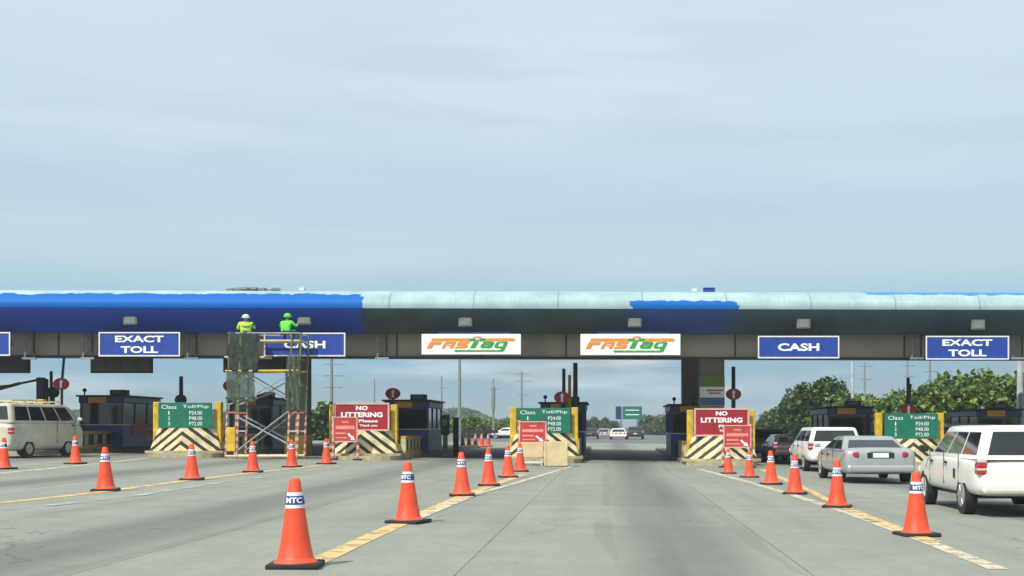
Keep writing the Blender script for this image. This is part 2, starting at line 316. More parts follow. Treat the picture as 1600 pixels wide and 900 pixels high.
# ---------------------------------------------------------------- mesh helpers
def link(o, parent=None):
    col.objects.link(o)
    if parent is not None: o.parent = parent
    return o
def tag(o, label=None, cat=None, group=None, kind=None):
    if label: o['label'] = label
    if cat: o['category'] = cat
    if group: o['group'] = group
    if kind: o['kind'] = kind
    return o
def empty(name, loc, rz=0, label=None, cat=None, group=None):
    o = bpy.data.objects.new(name, None); col.objects.link(o); o.location = loc; o.rotation_euler = (0, 0, rz)
    o.empty_display_size = .2
    return tag(o, label, cat, group)
class MB:
    def __init__(s): s.bm = bmesh.new()
    def box(s, c, size, rot=None, bev=0):
        r = bmesh.ops.create_cube(s.bm, size=1.0); vs = r['verts']
        for v in vs: v.co = Vector((v.co.x * size[0], v.co.y * size[1], v.co.z * size[2]))
        if bev:
            es = list({e for v in vs for e in v.link_edges})
            rr = bmesh.ops.bevel(s.bm, geom=es, offset=bev, segments=2, affect='EDGES', profile=.5); vs = list({v for f in rr['faces'] for v in f.verts} | {v for v in vs if v.is_valid})
        mt = Matrix.Translation(Vector(c)) @ (Euler(rot).to_matrix().to_4x4() if rot else Matrix())
        bmesh.ops.transform(s.bm, matrix=mt, verts=vs); return s
    def cyl(s, a, b, r0, r1=None, n=12):
        a = Vector(a); b = Vector(b); r1 = r0 if r1 is None else r1; d = b - a
        r = bmesh.ops.create_cone(s.bm, cap_ends=True, segments=n, radius1=r0, radius2=r1, depth=d.length)
        mt = Matrix.Translation((a + b) / 2) @ d.to_track_quat('Z', 'Y').to_matrix().to_4x4()
        bmesh.ops.transform(s.bm, matrix=mt, verts=r['verts']); return s
    def ball(s, c, r, sc=(1, 1, 1), n=10):
        q = bmesh.ops.create_uvsphere(s.bm, u_segments=n, v_segments=n, radius=r)
        for v in q['verts']: v.co = Vector((v.co.x * sc[0], v.co.y * sc[1], v.co.z * sc[2])) + Vector(c)
        return s
    def prism(s, pts, dvec):
        """closed planar outline pushed along dvec"""
        d = Vector(dvec); a = [s.bm.verts.new(Vector(p)) for p in pts]; b = [s.bm.verts.new(Vector(p) + d) for p in pts]
        s.bm.faces.new(a); s.bm.faces.new(b[::-1]); k = len(a)
        for i in range(k): s.bm.faces.new((a[i], b[i], b[(i + 1) % k], a[(i + 1) % k]))
        return s
    def loft(s, rings, caps=True):
        rs = [[s.bm.verts.new(Vector(p)) for p in ring] for ring in rings]; k = len(rs[0])
        for i in range(len(rs) - 1):
            for j in range(k): s.bm.faces.new((rs[i][j], rs[i][(j + 1) % k], rs[i + 1][(j + 1) % k], rs[i + 1][j]))
        if caps: s.bm.faces.new(rs[0][::-1]); s.bm.faces.new(rs[-1])
        return s
    def sheet(s, grid):
        rs = [[s.bm.verts.new(Vector(p)) for p in row] for row in grid]
        for i in range(len(rs) - 1):
            for j in range(len(rs[0]) - 1): s.bm.faces.new((rs[i][j], rs[i][j + 1], rs[i + 1][j + 1], rs[i + 1][j]))
        return s
    def build(s, name, m, parent=None, smooth=False, fix=True):
        if fix: bmesh.ops.recalc_face_normals(s.bm, faces=s.bm.faces)
        me = bpy.data.meshes.new(name); s.bm.to_mesh(me); s.bm.free()
        me.materials.append(M[m] if isinstance(m, str) else m)
        if smooth:
            for p in me.polygons: p.use_smooth = True
        o = bpy.data.objects.new(name, me); link(o, parent); return o
def smooth_by_angle(o, ang=35):
    me = o.data
    for p in me.polygons: p.use_smooth = True
    bm = bmesh.new(); bm.from_mesh(me)
    for e in bm.edges:
        if len(e.link_faces) == 2 and e.calc_face_angle(0) > R(ang): e.smooth = False
    bm.to_mesh(me); bm.free()
def bake(o):
    """apply the modifiers of o into a plain mesh"""
    dg = C.evaluated_depsgraph_get(); me = bpy.data.meshes.new_from_object(o.evaluated_get(dg)); o.modifiers.clear(); o.data = me; return o
def copy_tree(o, parent=None):
    c = o.copy(); col.objects.link(c); c.parent = parent
    for ch in list(o.children): copy_tree(ch, c)
    return c
def text_mesh(name, body, w, h, m, parent, loc, rot=(R(90), 0, 0), depth=.004, bold=.0):
    cu = bpy.data.curves.new('t', 'FONT'); cu.body = body; cu.align_x = 'CENTER'; cu.size = 1; cu.extrude = .01; cu.offset = bold; cu.resolution_u = 3
    t = bpy.data.objects.new('t', cu); col.objects.link(t); C.view_layer.update()
    me = bpy.data.meshes.new_from_object(t.evaluated_get(C.evaluated_depsgraph_get())); bpy.data.objects.remove(t); bpy.data.curves.remove(cu)
    xs = [v.co.x for v in me.vertices]; ys = [v.co.y for v in me.vertices]
    x0, x1, y0, y1 = min(xs), max(xs), min(ys), max(ys)
    for v in me.vertices:
        v.co = Vector(((v.co.x - (x0 + x1) / 2) / (x1 - x0) * w, (v.co.y - (y0 + y1) / 2) / (y1 - y0) * h, v.co.z / .01 * depth / 2))
    me.materials.clear(); me.materials.append(M[m]); me.name = name
    o = bpy.data.objects.new(name, me); link(o, parent); o.location = loc; o.rotation_euler = rot; return o

# ---------------------------------------------------------------- ground
def ground_sheet(name, m, x0, x1, y0, y1, dz, nx, ny, kind='structure'):
    b = MB(); rows = []
    for i in range(ny + 1):
        Y = y0 + (y1 - y0) * i / ny
        rows.append([(x0 + (x1 - x0) * j / nx, Y, gz(x0 + (x1 - x0) * j / nx, Y) + dz) for j in range(nx + 1)])
    o = b.sheet(rows).build(name, m, fix=False)
    if o.data.polygons[0].normal.z < 0: o.data.flip_normals()
    return tag(o, kind=kind)
mat('grass_ground', (.10, .13, .05), .95, var=.3, scale=.3, dirt=(.12, .11, .06))
ground = MB()
xs = [-3000, -600, -200] + [-90 + 10 * i for i in range(19)] + [200, 600, 3000]; ys = [-400, -60] + [-20 + 10 * i for i in range(26)] + [400, 800, 2000, 4500]
o = ground.sheet([[(x, y, gz(x, y) - .02) for x in xs] for y in ys]).build('ground', 'grass_ground', fix=False)
if o.data.polygons[0].normal.z < 0: o.data.flip_normals()
tag(o, kind='structure')
ground_sheet('toll_plaza_road', 'road', -60, 50, -12, 112, 0.0, 22, 62)
mat('asphalt', (.15, .155, .15), .85, var=.1, scale=.4)
b = MB(); rows = []
for i in range(60):
    Y = 112 + i * 12; hw = 30 - 17 * sm((Y - 112) / 120)
    cxr = -5 + 3 * sm((Y - 112) / 120)
    rows.append([(cxr + hw * t, Y, gz(cxr + hw * t, Y) + .002) for t in (-1, -.6, -.2, .2, .6, 1)])
o = b.sheet(rows).build('highway', 'asphalt', fix=False)
if o.data.polygons[0].normal.z < 0: o.data.flip_normals()
tag(o, kind='structure')

def ribbon(name, pts, w, m, dz=.006, taper=None):
    """painted line through photo points, laid on the road"""
    ws = []
    ps = [G(*p) for p in pts]
    fine = []
    for a, c in zip(ps[:-1], ps[1:]):
        for k in range(8): fine.append(a.lerp(c, k / 8))
    fine.append(ps[-1]); rows = []
    for i, p in enumerate(fine):
        d = (fine[min(i + 1, len(fine) - 1)] - fine[max(i - 1, 0)]); d.z = 0; d.normalize(); q = Vector((-d.y, d.x, 0)) * (w / 2)
        rows.append([(p.x + q.x, p.y + q.y, gz(p.x + q.x, p.y) + dz), (p.x - q.x, p.y - q.y, gz(p.x - q.x, p.y) + dz)])
    o = MB().sheet(rows).build(name, m, fix=False)
    if o.data.polygons[0].normal.z < 0: o.data.flip_normals()
    return tag(o, kind='structure')
ribbon('lane_marking', [(470, 890), (555, 850), (640, 812), (722, 776), (770, 758), (820, 741)], .24, 'line_yellow')
ribbon('lane_marking', [(640, 815), (742, 773), (800, 757), (850, 742), (897, 728)], .17, 'line_cream', .010)
ribbon('lane_marking', [(1560, 890), (1432, 840), (1330, 803), (1240, 774), (1172, 754), (1092, 733)], .22, 'line_cream')
ribbon('lane_marking', [(1460, 848), (1350, 806), (1290, 780), (1250, 760), (1215, 745), (1190, 734)], .20, 'line_yellow', .010)
ribbon('lane_marking', [(0, 786), (80, 778), (165, 768), (300, 750), (395, 739), (505, 727)], .26, 'line_yellow')
ribbon('lane_marking', [(0, 797), (100, 788), (220, 774), (350, 754), (450, 741), (540, 727)], .22, 'line_pale', .010)
ribbon('lane_marking', [(0, 740), (120, 728), (230, 716)], .26, 'line_cream')
ribbon('lane_marking', [(0, 733), (100, 722), (180, 714)], .3, 'line_pale', .010)

# ---------------------------------------------------------------- canopy
canopy = empty('toll_canopy', (0, 50, 0), 0, 'long toll plaza roof with curved pale front edge partly painted blue', 'canopy')
canopy.rotation_euler = (0, 0.0026, 0)
X0, X1 = -44, 36
prof = [(.9, 5.12), (.62, 5.32), (.35, 5.58), (.14, 5.84), (.04, 6.03)]
top = [(0.035, 6.035), (.0, 6.16), (.05, 6.32), (.18, 6.48), (.42, 6.63), (.8, 6.75), (1.4, 6.85), (2.6, 6.95), (5, 7.05)]
def strip(pts, name, m, par):
    b = MB(); xs_ = [X0 + (X1 - X0) * i / 40 for i in range(41)]
    b.sheet([[(x, y, z) for x in xs_] for (y, z) in pts]); o = b.build(name, m, par, smooth=True, fix=False)
    return o
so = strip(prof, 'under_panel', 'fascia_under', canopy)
so2 = strip(top, 'curved_fascia', 'fascia', canopy)
b = MB()
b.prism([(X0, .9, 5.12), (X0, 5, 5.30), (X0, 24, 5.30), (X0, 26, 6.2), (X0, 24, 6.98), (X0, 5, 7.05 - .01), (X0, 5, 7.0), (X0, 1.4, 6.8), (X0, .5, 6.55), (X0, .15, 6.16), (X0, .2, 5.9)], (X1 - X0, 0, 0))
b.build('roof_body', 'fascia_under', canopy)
b = MB(); b.box(((X0 + X1) / 2, 1.62, 4.70), (X1 - X0, .28, .92)); b.build('beam_cladding', 'brown_panel', canopy)
b = MB(); b.box(((X0 + X1) / 2, 1.58, 4.205), (X1 - X0, .34, .07)); b.build('bottom_flange', 'brown_dark', canopy)
for i in range(24):
    x = X0 + 1.5 + i * 3.4
    MB().box((x, 1.46, 4.70), (.05, .04, .90)).build('panel_joint', 'brown_dark', canopy)
# columns
def column(x, Y, w, d, label):
    g = gz(x, Y); o = empty('canopy_column', (x, Y, g), 0, label, 'column', 'concrete columns carrying the canopy')
    h = 5.4 - g
    MB().box((0, 0, h / 2), (w, d, h), bev=.03).build('shaft', 'column_grey', o)
    MB().box((0, 0, .45), (w + .06, d + .06, .9), bev=.02).build('plinth', 'yellow', o)
    return o
cA = column(4.42, 55.0, 1.05, 1.3, 'thick brown-grey column with green poster, right of the open lane')
column(4.05, 61.5, 1.0, 1.3, 'brown-grey column directly behind the one with the poster')
column(-13.3, 55.0, .9, 1.0, 'tall column behind the right side of the scaffold')
column(-27.4, 55.0, .9, 1.0, 'column left of the parked cream van')
# poster on column
ps = empty('column_poster', (4.42, 54.3, gz(4.42, 55)), 0, 'green and white poster hung on the brown-grey column', 'poster')
zt = 1.42 + (667 - 587) / 2000 * 54.2 - gz(4.42, 55); zb = 1.42 + (667 - 634) / 2000 * 54.2 - gz(4.42, 55)
MB().box((0, -.01, (zt + zb) / 2), (1.06, .03, zt - zb)).build('sheet', 'sign_white', ps)
mat('poster_green', (.17, .27, .06), .7); mat('poster_blue', (.08, .17, .32), .7)
MB().box((0, -.028, zt - .24), (1.05, .006, .46)).build('green_field', 'poster_green', ps)
MB().box((0, -.028, zb + .18), (1.05, .006, .34)).build('blue_field', 'poster_blue', ps)
for dz, w in ((.62, .72), (.74, .5)): MB().box((.1, -.028, zt - dz), (w, .006, .06)).build('text_line', 'notice_red', ps)

# supports/brackets on the beam beside signs
def bracket(x, label):
    o = empty('sign_bracket', (x, 51.2, 4.2), 0, label, 'bracket', 'steel brackets hanging the lane signs')
    MB().box((-.18, 0, .5), (.06, .06, 1.05)).build('upright', 'grey_paint', o); MB().box((.18, 0, .5), (.06, .06, 1.05)).build('upright', 'black', o)
    MB().cyl((-.18, 0, .1), (.18, 0, .5), .03, n=6).cyl((.18, 0, .5), (-.18, 0, .95), .03, n=6).build('diagonal', 'grey_paint', o)
    MB().box((0, -.02, -.04), (.55, .12, .08)).build('foot_rail', 'steel', o)
bl = ['steel bracket between the cut-off sign and the left exact toll sign', 'steel bracket touching the left side of the left exact toll sign', 'steel bracket touching the right side of the left exact toll sign',
      'steel bracket right of the scaffold under the end of the blue paint', 'steel bracket on the left side of the right exact toll sign', 'steel bracket on the right side of the right exact toll sign']
for x, lb in zip([46, 137, 300, 597, 1432, 1590], bl): bracket((x - CX) * 51.2 / F, lb)

# ---------------------------------------------------------------- hanging lane signs
def lane_sign(x0, x1, y0, y1, lines, label, group=None):
    Y = 49.95; a = W(x0, y1, Y); c = W(x1, y0, Y); w = c.x - a.x; h = c.z - a.z
    o = empty('lane_sign', (a.x + w / 2, Y, a.z), 0, label, 'sign', group)
    MB().box((0, 0, h / 2), (w, .08, h), bev=.012).build('sign_panel', 'sign_blue', o)
    f = MB(); t = .05
    for (cx, cz, sx, sz) in ((0, t / 2, w, t), (0, h - t / 2, w, t), (-w / 2 + t / 2, h / 2, t, h - 2 * t), (w / 2 - t / 2, h / 2, t, h - 2 * t)): f.box((cx, -.05, cz), (sx, .03, sz))
    f.build('border', 'pink_band' if False else 'white_band', o)
    n = len(lines)
    for i, (tx_, tw, th) in enumerate(lines):
        zc = h * (1 - (i + .5) / n) + (-.03 if n > 1 and i == 0 else .03 if n > 1 else 0)
        text_mesh('lettering', tx_, w * tw, th, 'sign_white', o, (0, -.046, zc), bold=.035)
    for s in (-1, 1): MB().box((s * w * .3, .75, h * .6), (.06, 1.42, .06)).build('hanger', 'black', o)
    return o
ex = [('EXACT', .60, .26), ('TOLL', .46, .27)]; ca = [('CASH', .51, .30)]
lane_sign(-110, 17, 519, 556, ex, 'blue lane sign cut off by the left edge of the photo')
lane_sign(155, 282, 519, 557, ex, 'blue exact toll sign above the dark booth left of the scaffold')
lane_sign(413, 540, 520, 557, ca, 'blue cash sign behind the top of the scaffold')
lane_sign(1184, 1311, 525, 560, ca, 'blue cash sign above the queue of cars')
lane_sign(1446, 1576, 525, 562, ex, 'blue exact toll sign above the white station wagon')

# brand signs: logo outline pieces in the coordinates of the big drawing (x 275-1420, y 85-280)
LOGO = [('o', [(350, 117), (832, 117), (815, 149), (332, 149)]), ('g', [(834, 117), (1036, 117), (1020, 149), (817, 149)]),
        ('o', [(1038, 117), (1375, 115), (1372, 110), (1418, 135), (1378, 157), (1375, 149), (1022, 149)]),
        ('o', [(322, 158), (472, 158), (454, 190), (368, 190), (340, 233), (277, 233)]),
        ('o', [(530, 157), (658, 157), (617, 232), (572, 232), (586, 204), (540, 204), (548, 190), (598, 190), (604, 178), (545, 178), (510, 232), (467, 232), (500, 180)]),
        ('o', [(700, 156), (830, 156), (818, 176), (716, 176), (708, 184), (790, 184), (808, 198), (800, 218), (765, 232), (637, 232), (648, 212), (752, 212), (758, 204), (680, 204), (664, 192), (674, 168)]),
        ('g', [(880, 156), (946, 156), (900, 231), (833, 231)]),
        ('g', [(1005, 156), (1120, 156), (1143, 166), (1135, 186), (1102, 231), (980, 231), (963, 215), (972, 192), (990, 184), (1078, 184), (1068, 200), (1014, 200), (1010, 208), (1058, 208), (1074, 200), (1090, 178), (996, 178)]),
        ('g', [(1180, 160), (1300, 156), (1320, 166), (1270, 262), (1235, 272), (660, 272), (660, 279), (626, 262), (655, 246), (660, 252), (1220, 252), (1232, 231), (1160, 231), (1142, 215), (1150, 190)])]
HOLE = [(1212, 178), (1268, 178), (1248, 210), (1190, 210)]
def brand_sign(x0, x1, y0, y1, label):
    Y = 49.80; a = W(x0, y1, Y); c = W(x1, y0, Y); w = c.x - a.x; h = c.z - a.z
    o = empty('brand_sign', (a.x + w / 2, Y, a.z), 0, label, 'sign', 'white electronic tag lane signs')
    MB().box((0, 0, h / 2), (w, .10, h), bev=.01).build('sign_panel', 'sign_white', o)
    def mp_(p): return ((p[0] - 848) / 1145 * w * .90, h * (.5 - (p[1] - 186) / 190 * .80))
    for key, mt, nm in (('o', 'logo_orange', 'orange_lettering'), ('g', 'logo_green', 'green_lettering')):
        b = MB()
        for k, pts in LOGO:
            if k == key: b.prism([(mp_(p)[0], -.052, mp_(p)[1]) for p in pts], (0, -.012, 0))
        b.build(nm, mt, o)
    MB().prism([(mp_(p)[0], -.066, mp_(p)[1]) for p in HOLE], (0, -.004, 0)).build('letter_hole', 'sign_white', o)
    b = MB()
    for x in (1050, 1140, 1225, 1310): p = mp_((x + 18, 132)); b.box((p[0], -.067, p[1]), (.09, .004, .018))
    for x in (760, 890, 1030, 1155): p = mp_((x + 15, 262)); b.box((p[0], -.067, p[1]), (.07, .004, .014))
    b.build('road_dashes', 'dash_yellow', o)
    for k, (rr, m_) in enumerate(((18, 'sign_white'), (30, 'sign_white'), (42, 'logo_orange'), (56, 'logo_orange'))):
        arc = [R(35 + i * 11) for i in range(11)]; c0 = (930, 146)
        pts = [(c0[0] + rr * 1.35 * math.cos(t), c0[1] - rr * math.sin(t)) for t in arc] + [(c0[0] + (rr - 7) * 1.35 * math.cos(t), c0[1] - (rr - 7) * math.sin(t)) for t in arc[::-1]]
        MB().prism([(mp_(p)[0], -.070, mp_(p)[1]) for p in pts], (0, -.004, 0)).build('signal_arc', m_, o)
    for s in (-1, 1): MB().box((s * w * .3, .85, h * .6), (.06, 1.6, .06)).build('hanger', 'black', o)
    MB().box((.1, .10, h + .02), (w * .72, .05, .09)).build('backing_strip', 'sign_blue', o)
brand_sign(659, 814, 522, 554, 'white sign with orange and green logo above the wooden boxes')
brand_sign(907, 1063, 522, 555, 'white sign with orange and green logo above the open lane beside column')

# message boxes under the signs
def msg_box(x0, x1, y0, y1, label, m='brown_dark'):
    Y = 53.2; a = W(x0, y1, Y); c = W(x1, y0, Y); w = c.x - a.x; h = c.z - a.z
    o = empty('message_board', (a.x + w / 2, Y, a.z), 0, label, 'message board', 'unlit message boards under the canopy')
    MB().box((0, 0, h / 2), (w, .25, h), bev=.02).build('housing', 'black', o)
    for i in range(4): MB().box((-w / 2 + w * (i + .5) / 4, -.13, h / 2), (w / 4 - .04, .02, h - .18)).build('display_panel', m, o)
    for s in (-1, 1): MB().box((s * w * .35, .05, h + .3), (.06, .06, .62)).build('hanger', 'black', o)
mat('display_brown', (.06, .045, .045), .4); mat('display_teal', (.018, .03, .035), .4)
msg_box(-50, 46, 553, 583, 'black message board under the sign cut off by the left edge', 'display_teal')
msg_box(143, 238, 553, 583, 'dark brown message board under the left exact toll sign', 'display_brown')
msg_box(350, 445, 553, 582, 'black message board behind the scaffold netting', 'display_teal')

# square lamps on the fascia
lamp_lb = ['pale square lamp above the left exact toll sign', 'square lamp beside the bright green vested worker', 'pale square lamp above the left white logo sign', 'pale square lamp above the right white logo sign',
           'pale square lamp above the right cash sign', 'pale square lamp above the right exact toll sign']
for (x, y), lb in zip([(203, 499), (475, 499), (727, 502), (992, 503), (1256, 505), (1529, 507)], lamp_lb):
    p = W(x, y, 50.25); o = empty('fascia_lamp', p, 0, lb, 'lamp', 'square lamps on the canopy front')
    MB().box((0, .08, 0), (.54, .14, .42), bev=.03).build('housing', 'lamp_grey', o)
    MB().box((0, .005, 0), (.40, .02, .30)).build('lens', 'grey_paint', o)
    MB().box((0, .3, -.05), (.1, .35, .1)).build('arm', 'black', o)

# little things left on the roof
def roof_item(x, w, h, m, label, name='crate'):
    p = W(x, 448, 51.5); o = empty(name, (p.x, 51.6, 6.86 - .0026 * p.x), 0, label, name.replace('_', ' '))
    MB().box((0, 0, h / 2), (w, .4, h), bev=.02).build('box', m, o); MB().box((0, 0, h + .01), (w * 1.04, .44, .03)).build('lid', m, o)
roof_item(1108, .45, .14, 'sign_blue', 'small dark blue box lying on top of the canopy')
roof_item(1085, .2, .12, 'white_band', 'small white box beside the blue one on the roof')
roof_item(472, .2, .13, 'white_band', 'lone white box on the roof above the scaffold')
sh = MB()
for i in range(7): sh.box((-.9 + i * .3, random.uniform(-.1, .1), .05 + random.uniform(0, .04)), (.34, .3, .09), rot=(random.uniform(-.2, .2), 0, random.uniform(-.5, .5)))
p = W(395, 448, 51.5); o = sh.build('tarpaulin', 'grey_paint'); o.location = (p.x, 51.7, 6.86 - .0026 * p.x); tag(o, 'crumpled grey sheet lying on the roof over the scaffold', 'tarpaulin')

# ---------------------------------------------------------------- islands, nose blocks, booths
def island_mesh(length, w):
    n = 10; pts = []
    for i in range(n + 1):
        a = math.pi + math.pi * i / n; pts.append((math.cos(a) * w / 2, math.sin(a) * w / 2 * .8))
    pts += [(w / 2, length), (-w / 2, length)]
    return pts
ISL = {'L': -23.4, 'A': -16.45, 'B': -9.57, 'C': -2.5, 'D': 4.42, 'E': 11.8, 'F': 18.8}
for k, X in ISL.items():
    g = gz(X, 50); b = MB(); w = 2.9
    b.prism([(x, y, -.15) for x, y in island_mesh(30, w)], (0, 0, .31))
    o = b.build('traffic_island', 'kerb_yellow'); o.location = (X, 50.0, g); tag(o, kind='structure')
SIGNS = {'L': 'toll', 'A': 'toll', 'B': 'litter', 'C': 'toll', 'D': 'litter', 'E': 'toll', 'F': 'toll'}
where = {'L': 'behind the cream van', 'A': 'left of the scaffold', 'B': 'right of the scaffold', 'C': 'behind the wooden boxes', 'D': 'right of the open lane', 'E': 'behind the silver sedan', 'F': 'hidden by the white wagon'}
for k, X in ISL.items():
    g = gz(X, 50) + .15; Y0 = 49.55
    o = empty('island_barrier', (X, Y0, g), 0, 'black and cream chevron block with yellow posts ' + where[k], 'barrier', 'chevron blocks at the island noses')
    # prow-shaped concrete block
    hw, hb, ht, d, pr = 1.12, 1.42, .98, 1.6, .42
    bm = MB()
    low = [(-hb, .25, 0), (0, -pr, 0), (hb, .25, 0), (hb, d, 0), (-hb, d, 0)]
    hi = [(-hw, .45, ht), (0, -pr * .35 + .1, ht), (hw, .45, ht), (hw, d, ht), (-hw, d, ht)]
    bm.loft([low, hi]); bm.build('chevron_block', 'chevron', o)
    MB().prism([(-hb - .1, .1, 0), (0, -pr - .15, 0), (hb + .1, .1, 0), (hb + .1, d, 0), (-hb - .1, d, 0)], (0, 0, .10)).build('footing', 'kerb_yellow', o)
    for s in (-1, 1):
        MB().box((s * 1.20, .62, 1.0), (.26, .34, 2.0), bev=.03).build('post', 'yellow', o)
    # board
    t = SIGNS[k]
    s = empty('toll_board' if t == 'toll' else 'litter_board', (X, Y0 + .05, g + ht + .02), 0,
              ('green toll rate board on the block ' if t == 'toll' else 'dark red no littering board on the block ') + where[k], 'sign board', 'green toll rate boards' if t == 'toll' else 'red no littering boards')
    if t == 'toll':
        MB().box((0, .2, .48), (2.08, .06, .98), bev=.01).build('board', 'sign_green', s)
        text_mesh('lettering', 'Class', .58, .15, 'sign_white', s, (-.62, .165, .80))
        text_mesh('lettering', 'Toll/Php', 1.0, .15, 'sign_white', s, (.42, .165, .80))
        for i, (c1, c2) in enumerate((('1', 'P24.00'), ('2', 'P48.00'), ('3', 'P72.00'))):
            text_mesh('lettering', c1, .04 if c1 == '1' else .08, .14, 'sign_white', s, (-.62, .165, .57 - i * .21)); text_mesh('lettering', c2, .50, .14, 'sign_white', s, (.42, .165, .57 - i * .21))
    else:
        MB().box((0, .2, .50), (2.08, .06, 1.06), bev=.01).build('board', 'sign_red', s)
        f = MB()
        for (cx, cz, sx, sz) in ((0, .0, 2.14, .07), (0, 1.03, 2.14, .07), (-1.04, .515, .07, .98), (1.04, .515, .07, .98)): f.box((cx, .17, cz), (sx, .05, sz))
        f.build('border', 'rim_pink', s)
        text_mesh('lettering', 'NO', .46, .17, 'sign_white', s, (0, .165, .86), bold=.05)
        text_mesh('lettering', 'LITTERING', 1.62, .20, 'sign_white', s, (0, .165, .60), bold=.045)
        text_mesh('lettering', 'Please', .74, .12, 'sign_white', s, (.25, .165, .36), bold=.03)
        text_mesh('lettering', 'Thank you', .70, .12, 'sign_white', s, (.25, .165, .17), bold=.03)
    for sd_ in (-1, 1):
        gb = empty('guard_wall', (X + sd_ * 1.22, 52.2, g), 0, 'low yellow and black guard wall on the %s edge of the island %s' % ('left' if sd_ < 0 else 'right', where[k]), 'guard wall', 'slotted yellow guard walls beside the booths')
        MB().box((0, 4, .08), (.2, 8, .16)).box((0, 4, .68), (.2, 8, .14)).build('rail', 'yellow', gb)
        MB().box((0, 4, .38), (.10, 7.96, .46)).build('infill', 'black', gb)
        for i in range(9): MB().box((0, .14 + i * .965, .38), (.2, .30, .46)).build('upright', 'cream', gb)

BOOTH = {'L': (-22.55, 'wide dark blue booth between the cream van and the green board'), 'A': (-15.9, 'dark blue booth seen through the scaffold'), 'B': (-8.95, 'dark blue booth right of the left no littering board'),
         'C': (-2.0, 'dark booth behind the board with wooden boxes'), 'D': (3.75, 'dark blue booth beside the poster column'), 'E': (10.75, 'dark blue booth behind the white pickup-like car'), 'F': (17.4, 'dark blue booth showing over the white wagon roof')}
for k, (X, lb) in BOOTH.items():
    g = gz(X, 58) + .16; o = empty('toll_booth', (X, 57, g), 0, lb, 'toll booth', 'dark blue toll booths on the islands')
    w, d, h = 1.9, 4.6, 2.3
    MB().box((0, d / 2, .5), (w, d, 1.0), bev=.02).build('wall', 'navy_light', o)
    MB().box((0, d / 2, 1.5), (w - .06, d - .06, 1.02)).build('window_band', 'glass_dark', o)
    for sx in (-1, 1):
        for y in (.03, d * .33, d * .66, d - .03): MB().box((sx * (w / 2 - .03), y, 1.5), (.08, .08, 1.0)).build('window_post', 'navy_light', o)
    MB().box((0, -.004, 1.02), (w + .03, .04, .05)).box((w / 2, d / 2, 1.02), (.04, d, .05)).box((-w / 2, d / 2, 1.02), (.04, d, .05)).build('trim_rail', 'steel', o)
    MB().box((0, d / 2, 2.12), (w + .12, d + .12, .28), bev=.03).build('roof_band', 'navy', o)
    MB().box((0, d / 2, 2.30), (w + .3, d + .3, .08), bev=.02).build('roof', 'black', o)
    MB().box((-.15, -.10, 2.12), (.80, .06, .26)).build('lane_plate', 'sign_orange', o)
    ac = MB().box((.35, 1.2, 2.47), (.7, .6, .26), bev=.03).build('air_conditioner', 'black', o)
    MB().box((.35, .89, 2.47), (.5, .02, .16)).build('grille', 'grey_paint', ac)
    bc = MB().cyl((-.8, .1, 2.34), (-.8, .1, 2.50), .03).build('beacon_stem', 'black', o); MB().ball((-.8, .1, 2.56), .09).build('beacon', 'black', bc)
    if k == 'L':
        MB().box((w / 2 + .03, 2.7, .80), (.03, 3.4, .52)).build('red_panel', 'banner_red', o)
        MB().box((w / 2 + .05, 3.4, .84), (.01, .7, .06)).build('text_line', 'white_band', o)
        MB().box((w / 2 + .03, 3.6, .36), (.03, 1.5, .06)).build('trim_strip', 'white_band', o)

# raised booms
def boom(x, ytop, Y, r, m, label, lean=0.0, zbase=None):
    X = (x - CX) * Y / F; g = gz(X, Y) + .15; top = ZC - (ytop - HY) * Y / F - g
    o = empty('boom_barrier', (X, Y, g), 0, label, 'barrier gate', 'raised boom gates behind the booths')
    MB().box((0, 0, .55), (.34, .4, 1.1), bev=.03).build('cabinet', 'black', o)
    MB().cyl((0, 0, .9), (lean, 0, top), r, r * .85, n=8).build('arm', m, o)
    MB().box((0, -.12, .9), (.22, .1, .22), bev=.02).build('hinge_plate', 'grey_paint', o)
boom(283, 588, 56.4, .10, 'black', 'raised black boom above the green board left of the scaffold')
boom(881, 576, 56.0, .085, 'black', 'raised black boom left of the red disc by the wooden boxes')
boom(890, 586, 56.6, .08, 'yellow', 'raised yellowish boom between two black ones')
boom(899, 567, 54.5, .11, 'black', 'tall thick black boom at the left edge of the open lane')
boom(1146, 573, 56.2, .10, 'black', 'raised black boom above the right no littering board')
boom(1419, 590, 56.5, .09, 'black', 'raised black boom above the green board by the silver sedan')
boom(80, 580, 55.5, .08, 'black', 'raised black boom behind the cream van', )
boom(71, 592, 54.5, .15, 'net', 'thick dark green raised gate behind the cream van roof')
# half lowered boom over the van at far left
o = empty('boom_barrier', ((69 - CX) * 54.5 / F, 54.2, gz(-24, 54) + .15), 0, 'half lowered dark boom slanting left behind the cream van', 'barrier gate')
MB().box((0, 0, 1.5), (.3, .3, 3.0), bev=.03).build('cabinet', 'black', o)
MB().cyl((0, 0, 2.93), (-2.1, 0, 2.5), .05, .045, n=8).cyl((-.9, 0, 2.75), (-2.4, 0, 2.35), .07, n=8).build('arm', 'net', o)
MB().cyl((-2.3, 0, 2.58), (-1.0, 0, 2.72), .025, n=6).build('stay_cable', 'black', o)

